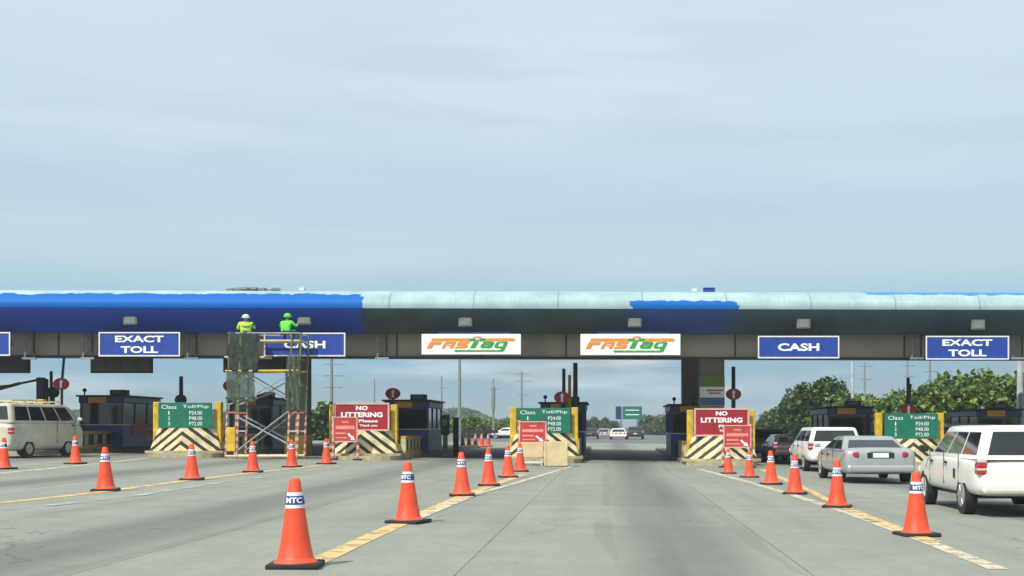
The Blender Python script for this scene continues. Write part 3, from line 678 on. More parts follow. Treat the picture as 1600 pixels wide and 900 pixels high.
# red round signs
def disc(x, y, Y, label, ybot, ytop=None):
    p = W(x, y, Y); g = gz(p.x, Y) + .15; zc = p.z - g
    o = empty('round_sign', (p.x, Y, g), 0, label, 'round sign', 'red round signs on dark poles')
    bm = MB(); n = 24
    bm.prism([(math.cos(2 * math.pi * i / n) * .33, 0, zc + math.sin(2 * math.pi * i / n) * .25) for i in range(n)], (0, -.05, 0)); bm.build('disc', 'sign_red', o)
    f = MB(); f.prism([(-.04, -.055, zc - .17), (.05, -.055, zc - .17), (.05, -.055, zc + .06), (.10, -.055, zc + .06), (.0, -.055, zc + .19), (-.07, -.055, zc + .05), (-.04, -.055, zc + .05)], (0, -.01, 0)); f.build('arrow', 'sign_white', o)
    MB().cyl((0, .04, .0), (0, .04, zc + .05), .055, n=8).build('pole', 'black', o)
    if ytop is not None:
        zt_ = ZC - (ytop - HY) * Y / F - g; MB().cyl((0, .04, zc + .05), (.12, .04, zt_), .06, .05, n=8).build('upper_pole', 'black', o)
disc(96, 600, 52.5, 'red round sign on a dark pole above the cream van', 660, 545)
disc(361, 603, 54.0, 'red round sign at the left edge of the scaffold', 660)
disc(614, 615, 56.0, 'red round sign above the left no littering board', 640)
disc(878, 621, 53.5, 'red round sign over the green board with wooden boxes', 640)
disc(1146, 616, 54.6, 'red round sign above the right no littering board', 640)
disc(1419, 640, 53.5, 'red round sign above the green board by the silver sedan', 650, 600)
# octagonal lamp silhouettes beside booms
for x, y, Y, lb in ((283, 625, 55.6, 'black octagonal signal head above the green board left of the scaffold'), (84, 613, 54.9, 'black octagonal signal head behind the cream van')):
    p = W(x, y, Y); o = empty('signal_head', (p.x, Y, gz(p.x, Y) + .15), 0, lb, 'signal'); zc = p.z - gz(p.x, Y) - .15
    MB().cyl((0, .03, zc), (0, -.12, zc), .25, n=8).build('head', 'black', o); MB().cyl((0, 0, 0), (0, 0, zc), .05, n=8).build('pole', 'black', o)

# ticket machine / posts by booth B, post by booth D
o = empty('ticket_machine', (-7.35, 57.8, gz(-7.35, 57) + .0), 0, 'dark ticket machine on a post right of booth, left centre', 'ticket machine')
MB().box((0, 0, .5), (.2, .2, 1.0)).build('pedestal', 'grey_paint', o); MB().box((0, 0, 1.4), (.36, .4, .9), bev=.04).build('cabinet', 'black', o); MB().box((0, -.205, 1.5), (.22, .01, .3)).build('screen', 'grey_paint', o)
o = empty('dark_post', (-6.95, 58.5, gz(-6.9, 58)), 0, 'dark green square post right of the ticket machine', 'post')
MB().box((0, 0, .85), (.24, .24, 1.7), bev=.02).build('shaft', 'net', o); MB().box((0, 0, 1.72), (.32, .32, .05)).build('cap', 'black', o)
p = G(1053, 707); o = empty('dark_post', p, 0, 'black post at the right side of the open lane', 'post')
MB().box((0, 0, .8), (.26, .26, 1.6), bev=.02).build('shaft', 'net', o); MB().box((0, 0, 1.62), (.32, .32, .05)).build('cap', 'black', o)

# red notice boards on striped posts
def notice(x0, x1, y0, y1, ybase, post_side, label, tilt=0):
    c = G((x0 + x1) / 2, ybase); s = c.y / F; w = (x1 - x0) * s; zt_ = ZC - (y0 - HY) * s - c.z; zb_ = ZC - (y1 - HY) * s - c.z
    o = empty('notice_board', c, 0, label, 'notice board', 'red notice boards on striped posts')
    o.rotation_euler = (0, tilt, 0)
    h = zt_ - zb_
    MB().box((0, 0, (zt_ + zb_) / 2), (w, .05, h), bev=.008).build('board', 'notice_red', o)
    f = MB()
    for (cx, cz, sx, sz) in ((0, zb_, w + .05, .04), (0, zt_, w + .05, .04), (-w / 2, (zb_ + zt_) / 2, .04, h), (w / 2, (zb_ + zt_) / 2, .04, h)): f.box((cx, -.02, cz), (sx, .045, sz))
    f.build('frame', 'rim_pink', o)
    MB().box((0, -.028, zt_ - h * .2), (w * .28, .006, .05)).build('text_line', 'notice_pink', o)
    MB().box((0, -.028, zt_ - h * .42), (w * .8, .006, h * .14)).build('text_line', 'notice_pink', o)
    MB().box((-w * .18, -.028, zt_ - h * .66), (w * .45, .006, .06)).build('text_line', 'notice_pink', o)
    MB().box((-w * .16, -.028, zt_ - h * .84), (w * .5, .006, .05)).build('text_line', 'notice_pink', o)
    q = lambda u, v: (w * (-.5 + u), -.030, zb_ + h * v)
    MB().prism([q(.60, .30), q(.66, .36), q(.80, .20), q(.83, .25), q(.92, .06), q(.72, .08), q(.76, .13)], (0, -.006, 0)).build('arrow', 'sign_white', o)
    for sx in (-1, 1):
        MB().cyl((sx * (w / 2 + .02), .06, 0), (sx * (w / 2 + .02), .06, (zt_ + .05) if sx == post_side else zb_ + .1), .06, n=8).build('post', 'red_white', o)
        MB().box((sx * (w / 2 + .02), .06, .03), (.3, .5, .06)).build('foot', 'black', o)
notice(521, 558, 652, 690, 719, -1, 'red notice board leaning before the left no littering board')
notice(812, 853, 659, 692, 726.5, -1, 'red notice board above the wooden boxes')
notice(1131, 1173, 665, 699, 731, 1, 'red notice board overlapping the right no littering board')

# plywood boxes
def ply(x0, x1, ytop, ybase, d, legs, label):
    c = G((x0 + x1) / 2, ybase); s = c.y / F; w = (x1 - x0) * s; h = (ybase - ytop) * s
    o = empty('plywood_box', c, R(2), label, 'wooden box', 'plywood boxes at the island nose')
    z0 = .30 if legs else .02
    MB().box((0, d / 2, (z0 + h) / 2), (w, d, h - z0), bev=.01).build('box', 'plywood', o)
    if legs:
        for sx in (-1, 1):
            for y in (.06, d - .06): MB().box((sx * (w / 2 - .06), y, z0 / 2), (.07, .07, z0)).build('leg', 'cream', o)
        MB().box((0, .03, .12), (w - .1, .04, .06)).build('stretcher', 'white_band', o)
    else:
        f = MB()
        for sx in (-1, 1): f.box((sx * (w / 2 - .04), -.012, h / 2 + .01), (.06, .022, h - .04))
        f.build('batten', 'cream', o)
ply(814, 849, 691, 727.5, .45, True, 'plywood box raised on short legs, left of the pair')
ply(850, 887, 690, 729, .55, False, 'larger plywood box standing on the ground, right of the pair')

# ---------------------------------------------------------------- cones
def make_cone():
    root = empty('traffic_cone', (0, 0, 0))
    H = .87; rb, rt = .172, .05
    rad = lambda z: rb + (rt - rb) * (z - .05) / (H - .05)
    MB().box((0, 0, .025), (.51, .51, .05), bev=.015).build('base', 'rubber', root)
    def lathe(prof, n=28):
        b = MB(); b.loft([[(math.cos(2 * math.pi * i / n) * r, math.sin(2 * math.pi * i / n) * r, z) for i in range(n)] for r, z in prof]); return b
    o = lathe([(.215, .05), (.20, .07), (.180, .085), (.171, .10), (rad(.3), .3), (rad(.6), .6), (rad(.84), .84), (rad(.86) * .85, .868), (.02, .872)]).build('cone_body', 'orange', root); smooth_by_angle(o, 50)
    wb = lathe([(rad(.58) + .004, .58), (rad(.735) + .004, .735)]).build('reflective_band', 'white_band', root, smooth=False); smooth_by_angle(wb, 50)
    bb = lathe([(rad(.615) + .007, .615), (rad(.70) + .007, .70)]).build('blue_stripe', 'blue_band', wb); smooth_by_angle(bb, 50)
    t = text_mesh('lettering', 'MTC', .15, .055, 'sign_white', bb, (0, 0, 0), rot=(0, 0, 0), depth=.002, bold=.03)
    for v in t.data.vertices:
        z = .658 + v.co.y; r = rad(z) + .011 + v.co.z; a = v.co.x / rad(z) - math.pi / 2
        v.co = Vector((math.cos(a) * r, math.sin(a) * r, z))
    return root
cones = [
 (462, 886, 'nearest orange cone at the bottom, alone left of the middle row'),
 (638, 817, 'nearest cone on the yellow line left of the open lane'), (722, 775, 'second cone of the row leading to the wooden boxes'), (764, 759, 'third cone of the row leading to the wooden boxes'),
 (794, 746, 'fourth cone of the row, left of the wooden boxes'), (813, 737, 'last cone of the row, touching the plywood boxes in view'),
 (1432, 837, 'large orange cone in front of the white station wagon'), (1308, 793, 'orange cone in front of the silver sedan'), (1242, 772, 'orange cone in front of the white car second in queue'),
 (1205, 757, 'fourth nearest cone of the right row'), (1171, 746, 'cone under the right post of the right notice board'), (1138, 740, 'farthest cone of the right row, below the red notice board'),
 (165, 767, 'nearest orange cone on the left line'), (300, 750, 'orange cone before the chevron block left of the scaffold'), (395, 738, 'orange cone in front of the scaffold left half'),
 (456, 730, 'orange cone in front of the scaffold right posts'), (510, 725, 'orange cone left of the chevron block with no littering board'),
 (118, 725, 'orange cone in front of the cream van front wheel'), (6, 733, 'orange cone at the left edge of the photo')]
for i in range(5): cones.append((723 + i * 10, 701 - i * .8, 'far red and white cone, number %s from the left in the cluster past the booths' % ['one', 'two', 'three', 'four', 'five'][i]))
m_ = M['orange']; t_ = m_.node_tree; pb = t_.nodes['Principled BSDF']; src = pb.inputs['Base Color'].links[0].from_socket
tg = t_.nodes.new('ShaderNodeTexCoord'); mg = t_.nodes.new('ShaderNodeMapping'); mg.inputs['Scale'].default_value = (9, 9, 3); oi = t_.nodes.new('ShaderNodeObjectInfo'); va = t_.nodes.new('ShaderNodeVectorMath'); va.operation = 'ADD'
t_.links.new(tg.outputs['Object'], mg.inputs[0]); t_.links.new(mg.outputs[0], va.inputs[0]); cbx = t_.nodes.new('ShaderNodeMath'); cbx.operation = 'MULTIPLY'; cbx.inputs[1].default_value = 37; t_.links.new(oi.outputs['Random'], cbx.inputs[0]); t_.links.new(cbx.outputs[0], va.inputs[1])
ng = t_.nodes.new('ShaderNodeTexNoise'); ng.inputs['Scale'].default_value = 1; ng.inputs['Detail'].default_value = 9; ng.inputs['Roughness'].default_value = .75; t_.links.new(va.outputs[0], ng.inputs['Vector'])
rg_ = t_.nodes.new('ShaderNodeValToRGB'); rg_.color_ramp.elements[0].position = .52; rg_.color_ramp.elements[0].color = (0, 0, 0, 1); rg_.color_ramp.elements[1].position = .72; rg_.color_ramp.elements[1].color = (.55, .55, .55, 1); t_.links.new(ng.outputs['Fac'], rg_.inputs[0])
mg2 = t_.nodes.new('ShaderNodeMixRGB'); mg2.inputs[2].default_value = (.30, .10, .06, 1); t_.links.new(rg_.outputs[0], mg2.inputs[0]); t_.links.new(src, mg2.inputs[1])
hv = t_.nodes.new('ShaderNodeHueSaturation'); vm_ = t_.nodes.new('ShaderNodeMapRange'); vm_.inputs[3].default_value = .88; vm_.inputs[4].default_value = 1.1; t_.links.new(oi.outputs['Random'], vm_.inputs[0]); t_.links.new(vm_.outputs[0], hv.inputs['Value']); t_.links.new(mg2.outputs[0], hv.inputs['Color']); t_.links.new(hv.outputs[0], pb.inputs['Base Color'])
cone0 = make_cone()
for i, (x, y, lb) in enumerate(cones):
    c = cone0 if i == 0 else copy_tree(cone0)
    p = G(x, y); c.location = p; c.rotation_euler = (random.uniform(-.012, .012), -.015 + random.uniform(-.01, .015), random.uniform(-.35, .35)); tag(c, lb, 'traffic cone', 'orange traffic cones on the road' if i < 19 else 'far cones past the booths')
    if i in (10, 11): c.scale = (.9, .9, .9)

# ---------------------------------------------------------------- vehicles
def car(name, label, cat, loc, rz, L, Wd, H, belt, hood, trunk, paint, wr=.30, wb=2.7, cab=(0, 0, 0, 0), kind='suv', group=None, sidewin=3, lamp_h=None, axle=0.0, rack=False):
    """local +Y is the front. cab = (rear base y, rear top y, front top y, front base y)"""
    o = empty(name, loc, rz, label, cat, group)
    hw = Wd / 2; zb = .34 if kind == 'suv' else .24; up = zb - .24
    rb, rt, ft, fb = cab
    st = []
    def sta(y, z0, zt, k): st.append((y, z0, zt, k))
    sta(-L / 2, .42 + up, trunk * .80, .80); sta(-L / 2 + .06, .30 + up, trunk * .93, .93); sta(-L / 2 + .22, zb, trunk, .985)
    sta(rb + .05 if rb > -L / 2 + .4 else -L / 2 + .5, zb, trunk + (belt - trunk) * .6, 1.0); sta((rb + fb) / 2, zb, belt, 1.0); sta(fb - .1, zb, belt, 1.0); sta(fb + .35, zb, hood + (belt - hood) * .35, .99)
    sta(L / 2 - .55, zb, hood, .97); sta(L / 2 - .18, .27 + up, hood * .93, .91); sta(L / 2 - .03, .34 + up, hood * .80, .80)
    rings = []
    for y, z0, zt_, k in st:
        w = hw * k; h = zt_ - z0
        half = [(w * .80, z0), (w * .95, z0 + h * .06), (w * .99, z0 + h * .25), (w * 1.0, z0 + h * .52), (w * .985, z0 + h * .78), (w * .94, z0 + h * .94), (w * .80, z0 + h * 1.0), (w * .4, zt_ + .01)]
        rings.append([(x, y, z) for x, z in half] + [(-x, y, z) for x, z in half[::-1]])
    b = MB(); b.loft(rings); body = b.build('body', paint, o)
    m = body.modifiers.new('s', 'SUBSURF'); m.levels = 2; m.render_levels = 2
    cut = MB(); ya, yb = -wb / 2 + axle, wb / 2 + axle
    for y in (ya, yb): cut.cyl((-Wd, y, wr), (Wd, y, wr), wr * 1.17, n=32)
    cu = cut.build('cut', 'black')
    m = body.modifiers.new('b', 'BOOLEAN'); m.operation = 'DIFFERENCE'; m.object = cu; m.solver = 'EXACT'
    bake(body); bpy.data.objects.remove(cu); smooth_by_angle(body, 35)
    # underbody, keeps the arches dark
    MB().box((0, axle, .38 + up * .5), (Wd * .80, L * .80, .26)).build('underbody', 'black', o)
    # cabin
    nlev = 8; wbelt, wroof = hw * .93, hw * {'van': .80, 'sedan': .70}.get(kind, .76)
    z0c, z1c = belt - .06, H - .045
    def lerp(a, c, t): return a + (c - a) * t
    tz = lambda z: (z - z0c) / (z1c - z0c)
    yR = lambda z: lerp(rb, rt, tz(z)); yF = lambda z: lerp(fb, ft, tz(z)); xS = lambda z: lerp(wbelt, wroof, tz(z))
    def slice_(y0, y1, w, z, rr=.12):
        pts = []
        for (cx_, cy_, a0) in ((w - rr, y1 - rr, 0), (-w + rr, y1 - rr, 90), (-w + rr, y0 + rr, 180), (w - rr, y0 + rr, 270)):
            for q in range(4): a = R(a0 + q * 30); pts.append((cx_ + rr * math.cos(a), cy_ + rr * math.sin(a), z))
        return pts
    rg = [slice_(yR(z0c + (z1c - z0c) * i / nlev), yF(z0c + (z1c - z0c) * i / nlev), xS(z0c + (z1c - z0c) * i / nlev), z0c + (z1c - z0c) * i / nlev) for i in range(nlev + 1)]
    rg.append(slice_(rt + .05, ft - .06, wroof - .05, H - .015)); rg.append(slice_(rt + .2, ft - .25, wroof - .2, H))
    cabo = MB().loft(rg).build('cabin', paint, o); smooth_by_angle(cabo, 45)
    def side_panel(pts, s):
        bmx = MB(); bmx.prism([(s * (xS(z) + .008), y, z) for y, z in pts], (-s * .03, 0, 0)); return bmx
    za, zc = belt + .02, H - .12
    # side windows
    fr = [(yR(za) + .16, yR(zc) + .16), (yF(za) - .18, yF(zc) - .14)]
    for s in (-1, 1):
        cuts = [i / sidewin for i in range(sidewin + 1)]; gap = .045
        for i in range(sidewin):
            a0 = lerp(fr[0][0], fr[1][0], cuts[i]) + gap; a1 = lerp(fr[0][0], fr[1][0], cuts[i + 1]) - gap
            t0 = lerp(fr[0][1], fr[1][1], cuts[i]) + gap; t1 = lerp(fr[0][1], fr[1][1], cuts[i + 1]) - gap
            side_panel([(a0, za), (a1, za), (t1, zc), (t0, zc)], s).build('side_window', 'glass_car', o)
    wz = belt + (.0 if kind != 'van' else .03)
    def end_panel(yf, sgn, z0, z1, inset, name):
        w0 = xS(z0) - inset; w1 = xS(z1) - inset
        MB().prism([(-w0, yf(z0) + sgn * .008, z0), (w0, yf(z0) + sgn * .008, z0), (w1, yf(z1) + sgn * .008, z1), (-w1, yf(z1) + sgn * .008, z1)], (0, -sgn * .03, 0)).build(name, 'glass_car', o)
    end_panel(yR, -1, wz + (.02 if kind != 'sedan' else .0), H - .11, .13, 'rear_window'); end_panel(yF, 1, belt, H - .10, .10, 'windscreen')
    # lamps
    lh = lamp_h or trunk * .72
    for s in (-1, 1):
        if kind == 'sedan':
            tl = MB().box((s * hw * .71, -L / 2 + .20, lh), (hw * .42, .34, .16), rot=(0, s * .14, s * .50), bev=.05).build('tail_lamp', 'tail_red', o)
        else:
            tl = MB().box((s * hw * .885, -L / 2 + .13, lh), (.16, .22, .20), bev=.03).build('tail_lamp', 'tail_red', o)
            MB().box((s * hw * .885, -L / 2 + .13, lh + .135), (.155, .215, .07), bev=.015).build('clear_lens', 'tail_clear', tl)
            MB().box((s * hw * .887, -L / 2 + .128, lh - .01), (.163, .223, .035), bev=.005).build('reverse_lens', 'tail_clear', tl)
        MB().box((s * hw * .78, L / 2 - .12, hood * .72), (.3, .16, .13), bev=.03).build('headlight', 'tail_clear', o)
    MB().box((0, -L / 2 + .06, .40 + up), (Wd * .90, .26, .20), bev=.06).build('rear_bumper', paint, o)
    MB().box((0, L / 2 - .08, .38 + up), (Wd * .86, .26, .20), bev=.06).build('front_bumper', paint, o)
    MB().box((0, -L / 2 - .005, lh if kind == 'sedan' else lh - .16), (.42, .03, .12), bev=.005).build('number_plate', 'sign_white', o)
    if kind == 'sedan':
        MB().box((0, -L / 2 + .012, lh), (.72, .04, .15), bev=.01).build('plate_recess', 'black', o)
        MB().box((0, -L / 2 - .02, lh + .11), (.60, .04, .025)).build('chrome_strip', 'steel', o)
    # door seams and handles
    nd = 2 if kind != 'van' else 1
    seams = [fr[0][0] + (fr[1][0] - fr[0][0]) * t for t in ((.30, .64, .99) if kind != 'van' else (.66, .97))]
    for s in (-1, 1):
        sm_ = MB()
        for y in seams: sm_.box((s * (hw * .992), y, (belt + .36) / 2 + .08), (.012, .012, belt - .44))
        sm_.build('door_seam', 'brown_dark', o)
        for y in seams[1:]: MB().box((s * (hw + .004), y - .16, belt - .15), (.03, .14, .045), bev=.008).build('door_handle', 'black', o)
        MB().box((s * (hw + .08), yF(belt) - .12, belt + .08), (.18, .09, .13), bev=.03).build('wing_mirror', paint if kind != 'suv' else 'black', o)
        for y in (ya, yb):
            wh = MB().cyl((s * (hw - .21), y, wr), (s * (hw - .012), y, wr), wr, n=28).build('wheel', 'rubber', o); smooth_by_angle(wh, 40)
            rim = MB().cyl((s * (hw - .03), y, wr), (s * (hw - .002), y, wr), wr * .66, wr * .60, n=24)
            for q in range(6): a = q * math.pi / 3; rim.box((s * (hw + .002), y + math.cos(a) * wr * .3, wr + math.sin(a) * wr * .3), (.012, wr * .55, .05), rot=(a, 0, 0))
            rim.build('rim', 'rim', wh)
    if rack:
        rk = MB()
        for s in (-1, 1): rk.box((s * wroof * .85, (rt + ft) / 2, H + .10), (.04, abs(ft - rt) * .85, .04))
        for i in range(5): rk.box((0, rt + .3 + i * abs(ft - rt - .6) / 4, H + .09), (wroof * 1.7, .04, .04)).box((-wroof * .85, rt + .3 + i * abs(ft - rt - .6) / 4, H + .03), (.03, .03, .12)).box((wroof * .85, rt + .3 + i * abs(ft - rt - .6) / 4, H + .03), (.03, .03, .12))
        rk.build('roof_rack', 'cream', o)
    return o
def onroad(X, Y, z=0.008): return (X, Y, gz(X, Y) + z)
suv = car('station_wagon', 'white boxy station wagon at the right edge, nearest in the queue', 'car', onroad(7.16, 23.65), R(-1), 4.75, 2.0, 1.55, 1.03, .93, .97, 'paint_white', .335, 2.85, (-2.30, -2.12, .45, 1.25), 'suv', 'cars queuing in the right lane', 3, .82, .03)
MB().box((-1.006, -.95, .70), (.02, .09, .17), bev=.008).build('fuel_flap', 'brown_dark', suv)
MB().box((0, -2.335, .60), (1.3, .03, .03)).build('tailgate_trim', 'grey_paint', suv)
sed = car('silver_sedan', 'silver sedan with red tail lamps, behind the second nearest right cone', 'car', onroad(7.28, 36.6), R(0), 4.9, 2.0, 1.27, .90, .82, .98, 'paint_silver', .31, 2.8, (-1.95, -.95, .45, 1.55), 'sedan', 'cars queuing in the right lane', 2, .76)
car('white_estate_car', 'white high car ahead of the silver sedan in the queue', 'car', onroad(7.7, 45.6), R(0), 5.0, 1.95, 1.52, 1.02, .92, .98, 'paint_white_cool', .31, 2.9, (-2.35, -2.1, .5, 1.3), 'suv', 'cars queuing in the right lane', 3, .86)
car('hatchback', 'dark brownish hatchback ahead of the high white car', 'car', onroad(7.55, 53.6), R(1), 4.2, 1.9, 1.22, .88, .80, .88, 'paint_maroon', .28, 2.5, (-1.95, -1.6, .4, 1.2), 'suv', 'cars queuing in the right lane', 2, .74)
car('hatchback', 'grey-green hatchback farthest ahead in the right queue', 'car', onroad(7.2, 60.2), R(1), 4.4, 2.0, 1.45, .98, .86, .94, 'paint_green_grey', .30, 2.6, (-2.05, -1.8, .5, 1.3), 'suv', 'cars queuing in the right lane', 3, .8)
car('dark_van', 'dark van with pale roof passing behind the white station wagon', 'van', onroad(14.6, 52.5), R(0), 4.7, 1.95, 1.75, 1.15, 1.0, 1.1, 'paint_dark', .31, 2.6, (-2.2, -2.1, 1.1, 1.7), 'van', None, 3, .9)
van = car('minibus', 'cream minibus with roof rack at the left, side windows dark', 'van', onroad(-21.35, 46.95), R(-8), 4.7, 1.95, 1.93, 1.30, .98, 1.28, 'paint_cream', .31, 2.5, (-2.25, -2.15, 1.35, 2.0), 'van', None, 4, .95, -.05, True)
# distant traffic beyond the plaza
far = [('distant_car', 'small dark car far down the road, left of the white ones', 922, 150, 'paint_dark', 1.3, 'suv', 1), ('distant_car', 'small silver car far down the road, right of the darkest ones', 945, 158, 'paint_silver', 1.2, 'sedan', 0),
       ('distant_car', 'small white sedan far down the road beside the dark truck', 966, 146, 'paint_white', 1.25, 'sedan', 1), ('distant_car', 'dark high vehicle below the far green sign', 992, 148, 'paint_dark', 1.45, 'suv', 0),
       ('distant_car', 'dark car farthest away at the left of the far traffic', 908, 185, 'paint_dark', 1.25, 'sedan', 1)]
for nm, lb, x, Y, pt, H, kd, sgn in far:
    car(nm, lb, 'car', onroad((x - CX) * Y / F, Y), R(0), 4.5, 2.0, H, H * .68, H * .62, H * .68, pt, .29, 2.7, (-1.9, -1.5, .45, 1.3), kd, 'distant traffic past the booths', 2, H * .55)
car('distant_car', 'small white car seen between the far cones and the green board', 'car', onroad((795 - CX) * 150 / F, 150), R(75), 4.4, 1.8, 1.3, .9, .8, .88, 'paint_white_cool', .29, 2.6, (-1.9, -1.5, .45, 1.3), 'suv', 'distant traffic past the booths', 2)

# ---------------------------------------------------------------- scaffold
SX0, SX1, SY0, SY1 = -14.45, -11.75, 48.35, 49.55
g0 = gz(-13, 49); sc = empty('scaffold', (-13.1, 48.95, g0), 0, 'tall steel scaffold tower with netting under the left cash sign', 'scaffold')
def sp(x, y, z): return (x + 13.1, y - 48.95, z - g0)
zp1, zp2 = 4.10, 4.72
def scpart(name, m, segs, r=.028):
    b = MB()
    for a, c in segs: b.cyl(sp(*a), sp(*c), r, n=8)
    return b.build(name, m, sc)
posts = [(x, y) for x in (SX0, SX0 + .42, SX1 - .35, SX1) for y in (SY0, SY1)]
for x, y in posts:
    lean = .16
    z1 = 4.98
    scpart('lower_post', 'red_white', [((x, y, g0), (x + lean * .4, y, 1.95))], .042)
    scpart('upper_post', 'scaf_green', [((x + lean * .4, y, 1.95), (x + lean, y, z1))], .036)
for y in (SY0, SY1):
    scpart('cross_brace', 'scaf_grey', [((SX0 + .35, y, .45), (SX1 - .2, y, 2.1))], .034); scpart('cross_brace', 'scaf_grey', [((SX0 + .35, y, 1.85), (SX1 - .3, y, .75))], .034)
    scpart('cross_brace', 'scaf_grey', [((SX0 + .1, y, 2.25), (SX0 + 1.5, y, 2.75))], .034)
    scpart('cross_brace', 'scaf_grey', [((SX0 + .6, y, 3.45), (SX1 - .2, y, 2.35))], .022); scpart('cross_brace', 'scaf_grey', [((SX0 + .6, y, 2.35), (SX1 - .2, y, 3.45))], .022)
    scpart('ledger', 'yellow', [((SX0, y, 3.53), (SX1 + .1, y, 3.55))], .04)
    scpart('ledger', 'cream', [((SX0, y, g0 + .12), (SX1, y, g0 + .12))], .045)
    scpart('ledger', 'scaf_grey', [((SX0 + .1, y, 4.96), (SX1 + .1, y, 4.96))], .03)
    for z in (1.95, 1.25): scpart('ledger', 'red_white', [((SX0 + .03, y, z), (SX0 + .45, y, z))], .03); scpart('ledger', 'red_white', [((SX1 - .35, y, z), (SX1 + .02, y, z))], .03)
for x in (SX0 + .1, SX1):
    for z in (1.0, 2.0, 3.0, 4.0): scpart('transom', 'scaf_grey', [((x, SY0, z), (x, SY1, z))], .028)
MB().box(sp((SX0 + SX0 + 1.4) / 2, 48.95, zp1 - .03), (1.5, 1.15, .06)).build('platform', 'plywood', sc)
MB().box(sp(SX1 - .65, 48.95, zp2 - .03), (1.5, 1.15, .06)).build('platform', 'plywood', sc)
def net(x0, x1, z0, z1, m):
    n = 14; rows = []
    for i in range(n + 1):
        z = z0 + (z1 - z0) * i / n; rows.append([sp(x0 + (x1 - x0) * j / n + .02 * math.sin(z * 5), SY0 - .05 + .05 * math.sin(j * 1.3 + i * .6) + random.uniform(-.015, .015), z + .03 * math.sin(j * .9)) for j in range(n + 1)])
    b = MB(); b.sheet(rows); o_ = b.build('netting', m, sc, smooth=True, fix=False)
    s_ = o_.modifiers.new('s', 'SOLIDIFY'); s_.thickness = .006; bake(o_)
net(SX0 + .1, SX0 + 1.25, 3.50, 4.98, 'net'); net(SX0 + .05, SX0 + 1.1, 2.35, 3.5, 'net_light'); net(SX1 - .38, SX1 + .15, 2.0, 4.1, 'net_light')
MB().box(sp(SX0 + .22, SY0 - .02, .95), (.34, .1, .9), bev=.02).build('toolbox_guard', 'yellow', sc)

# ---------------------------------------------------------------- workers
def person(label, loc, rz, joints, radii, edges, vest, vest_fn, helmet=None, scale=1.0):
    o = empty('person', loc, rz, label, 'person', None)
    me = bpy.data.meshes.new('body'); me.from_pydata([Vector(j) * scale for j in joints], edges, [])
    ob = bpy.data.objects.new('body', me); link(ob, o)
    sk = ob.modifiers.new('skin', 'SKIN'); 
    for i, sv_ in enumerate(me.skin_vertices[0].data): sv_.radius = (radii[i] * scale, radii[i] * scale); sv_.use_root = (i == 0)
    su = ob.modifiers.new('sub', 'SUBSURF'); su.levels = 2; su.render_levels = 2
    bake(ob); me = ob.data; me.materials.clear()
    for m_ in ('trousers', vest, 'skin'): me.materials.append(M[m_])
    for p_ in me.polygons: p_.use_smooth = True; p_.material_index = vest_fn(p_.center / scale)
    return o
# standing, back to us, arms raised a little to the sign
J = [(0, 0, .93), (0, 0, 1.15), (0, .02, 1.38), (0, .02, 1.50), (0, .0, 1.60), (0, .01, 1.68),
     (-.11, 0, .86), (-.13, .02, .48), (-.13, -.02, .08), (-.13, .12, .03), (.11, 0, .86), (.13, .02, .48), (.14, -.02, .08), (.14, .12, .03),
     (-.19, .02, 1.42), (-.27, .08, 1.18), (-.20, .30, 1.22), (-.19, .39, 1.25), (.19, .02, 1.42), (.29, .10, 1.22), (.22, .32, 1.34), (.21, .41, 1.38)]
Rr = [.155, .15, .165, .06, .075, .085, .095, .065, .045, .04, .095, .065, .045, .04, .075, .05, .038, .032, .075, .05, .038, .032]
E = [(0, 1), (1, 2), (2, 3), (3, 4), (4, 5), (0, 6), (6, 7), (7, 8), (8, 9), (0, 10), (10, 11), (11, 12), (12, 13), (2, 14), (14, 15), (15, 16), (16, 17), (2, 18), (18, 19), (19, 20), (20, 21)]
def vf(c):
    if c.z > 1.47 and abs(c.x) < .12: return 2
    if c.y > .22: return 2
    if c.z > .88: return 1
    return 0
def dress(o, head, hel, s):
    MB().ball((head[0] * s, head[1] * s, (head[2] + .05) * s), .125 * s, (1, 1.15, .8)).build('helmet', hel, o, smooth=True)
    hh = MB(); hh.cyl((head[0] * s, head[1] * s, (head[2] + .0) * s), (head[0] * s, head[1] * s, (head[2] + .02) * s), .15 * s, .14 * s, n=16)
    hh.build('helmet_brim', hel, o)
    f = MB()
    for sx in (-1, 1): f.ball((head[0] * s + sx * .035 * s, (head[1] + .095) * s, (head[2] - .04) * s), .014 * s, n=6)
    f.build('eye', 'black', o)
    MB().ball((head[0] * s, (head[1] + .105) * s, (head[2] - .075) * s), .018 * s, (1, 1.3, 1), n=6).build('nose', 'skin', o)
def hand(o, p, d, s):
    """palm and five bent fingers"""
    p = Vector(p) * s; d = Vector(d).normalized(); side = d.cross(Vector((0, 0, 1))).normalized(); up = side.cross(d)
    b = MB(); b.ball(p + d * .04 * s, .042 * s, (1, 1, .6), n=8)
    for i, ln in enumerate((.06, .075, .08, .07)):
        a = p + d * .06 * s + side * (i - 1.5) * .019 * s; q = a + d * ln * .55 * s; r = q + (d * .5 - up * .6) * ln * .5 * s
        b.cyl(a, q, .010 * s, .009 * s, n=6).cyl(q, r, .009 * s, .007 * s, n=6)
    a = p + d * .02 * s - side * .035 * s; b.cyl(a, a + (d * .6 - side * .6) * .05 * s, .011 * s, .009 * s, n=6)
    b.build('hand', 'skin', o, smooth=True)
s = .9
w1 = person('worker in pale yellow vest and white helmet on the scaffold, left one', ((384 - CX) * 48.95 / F, 48.95, zp1), R(12), J, Rr, E, 'hivis', vf, scale=s)
w1.scale = (1.25, 1, 1); dress(w1, (0, .0, 1.66), 'helmet', s); hand(w1, (-.19, .39, 1.25), (.1, 1, .2), s); hand(w1, (.21, .41, 1.38), (-.1, 1, .4), s)
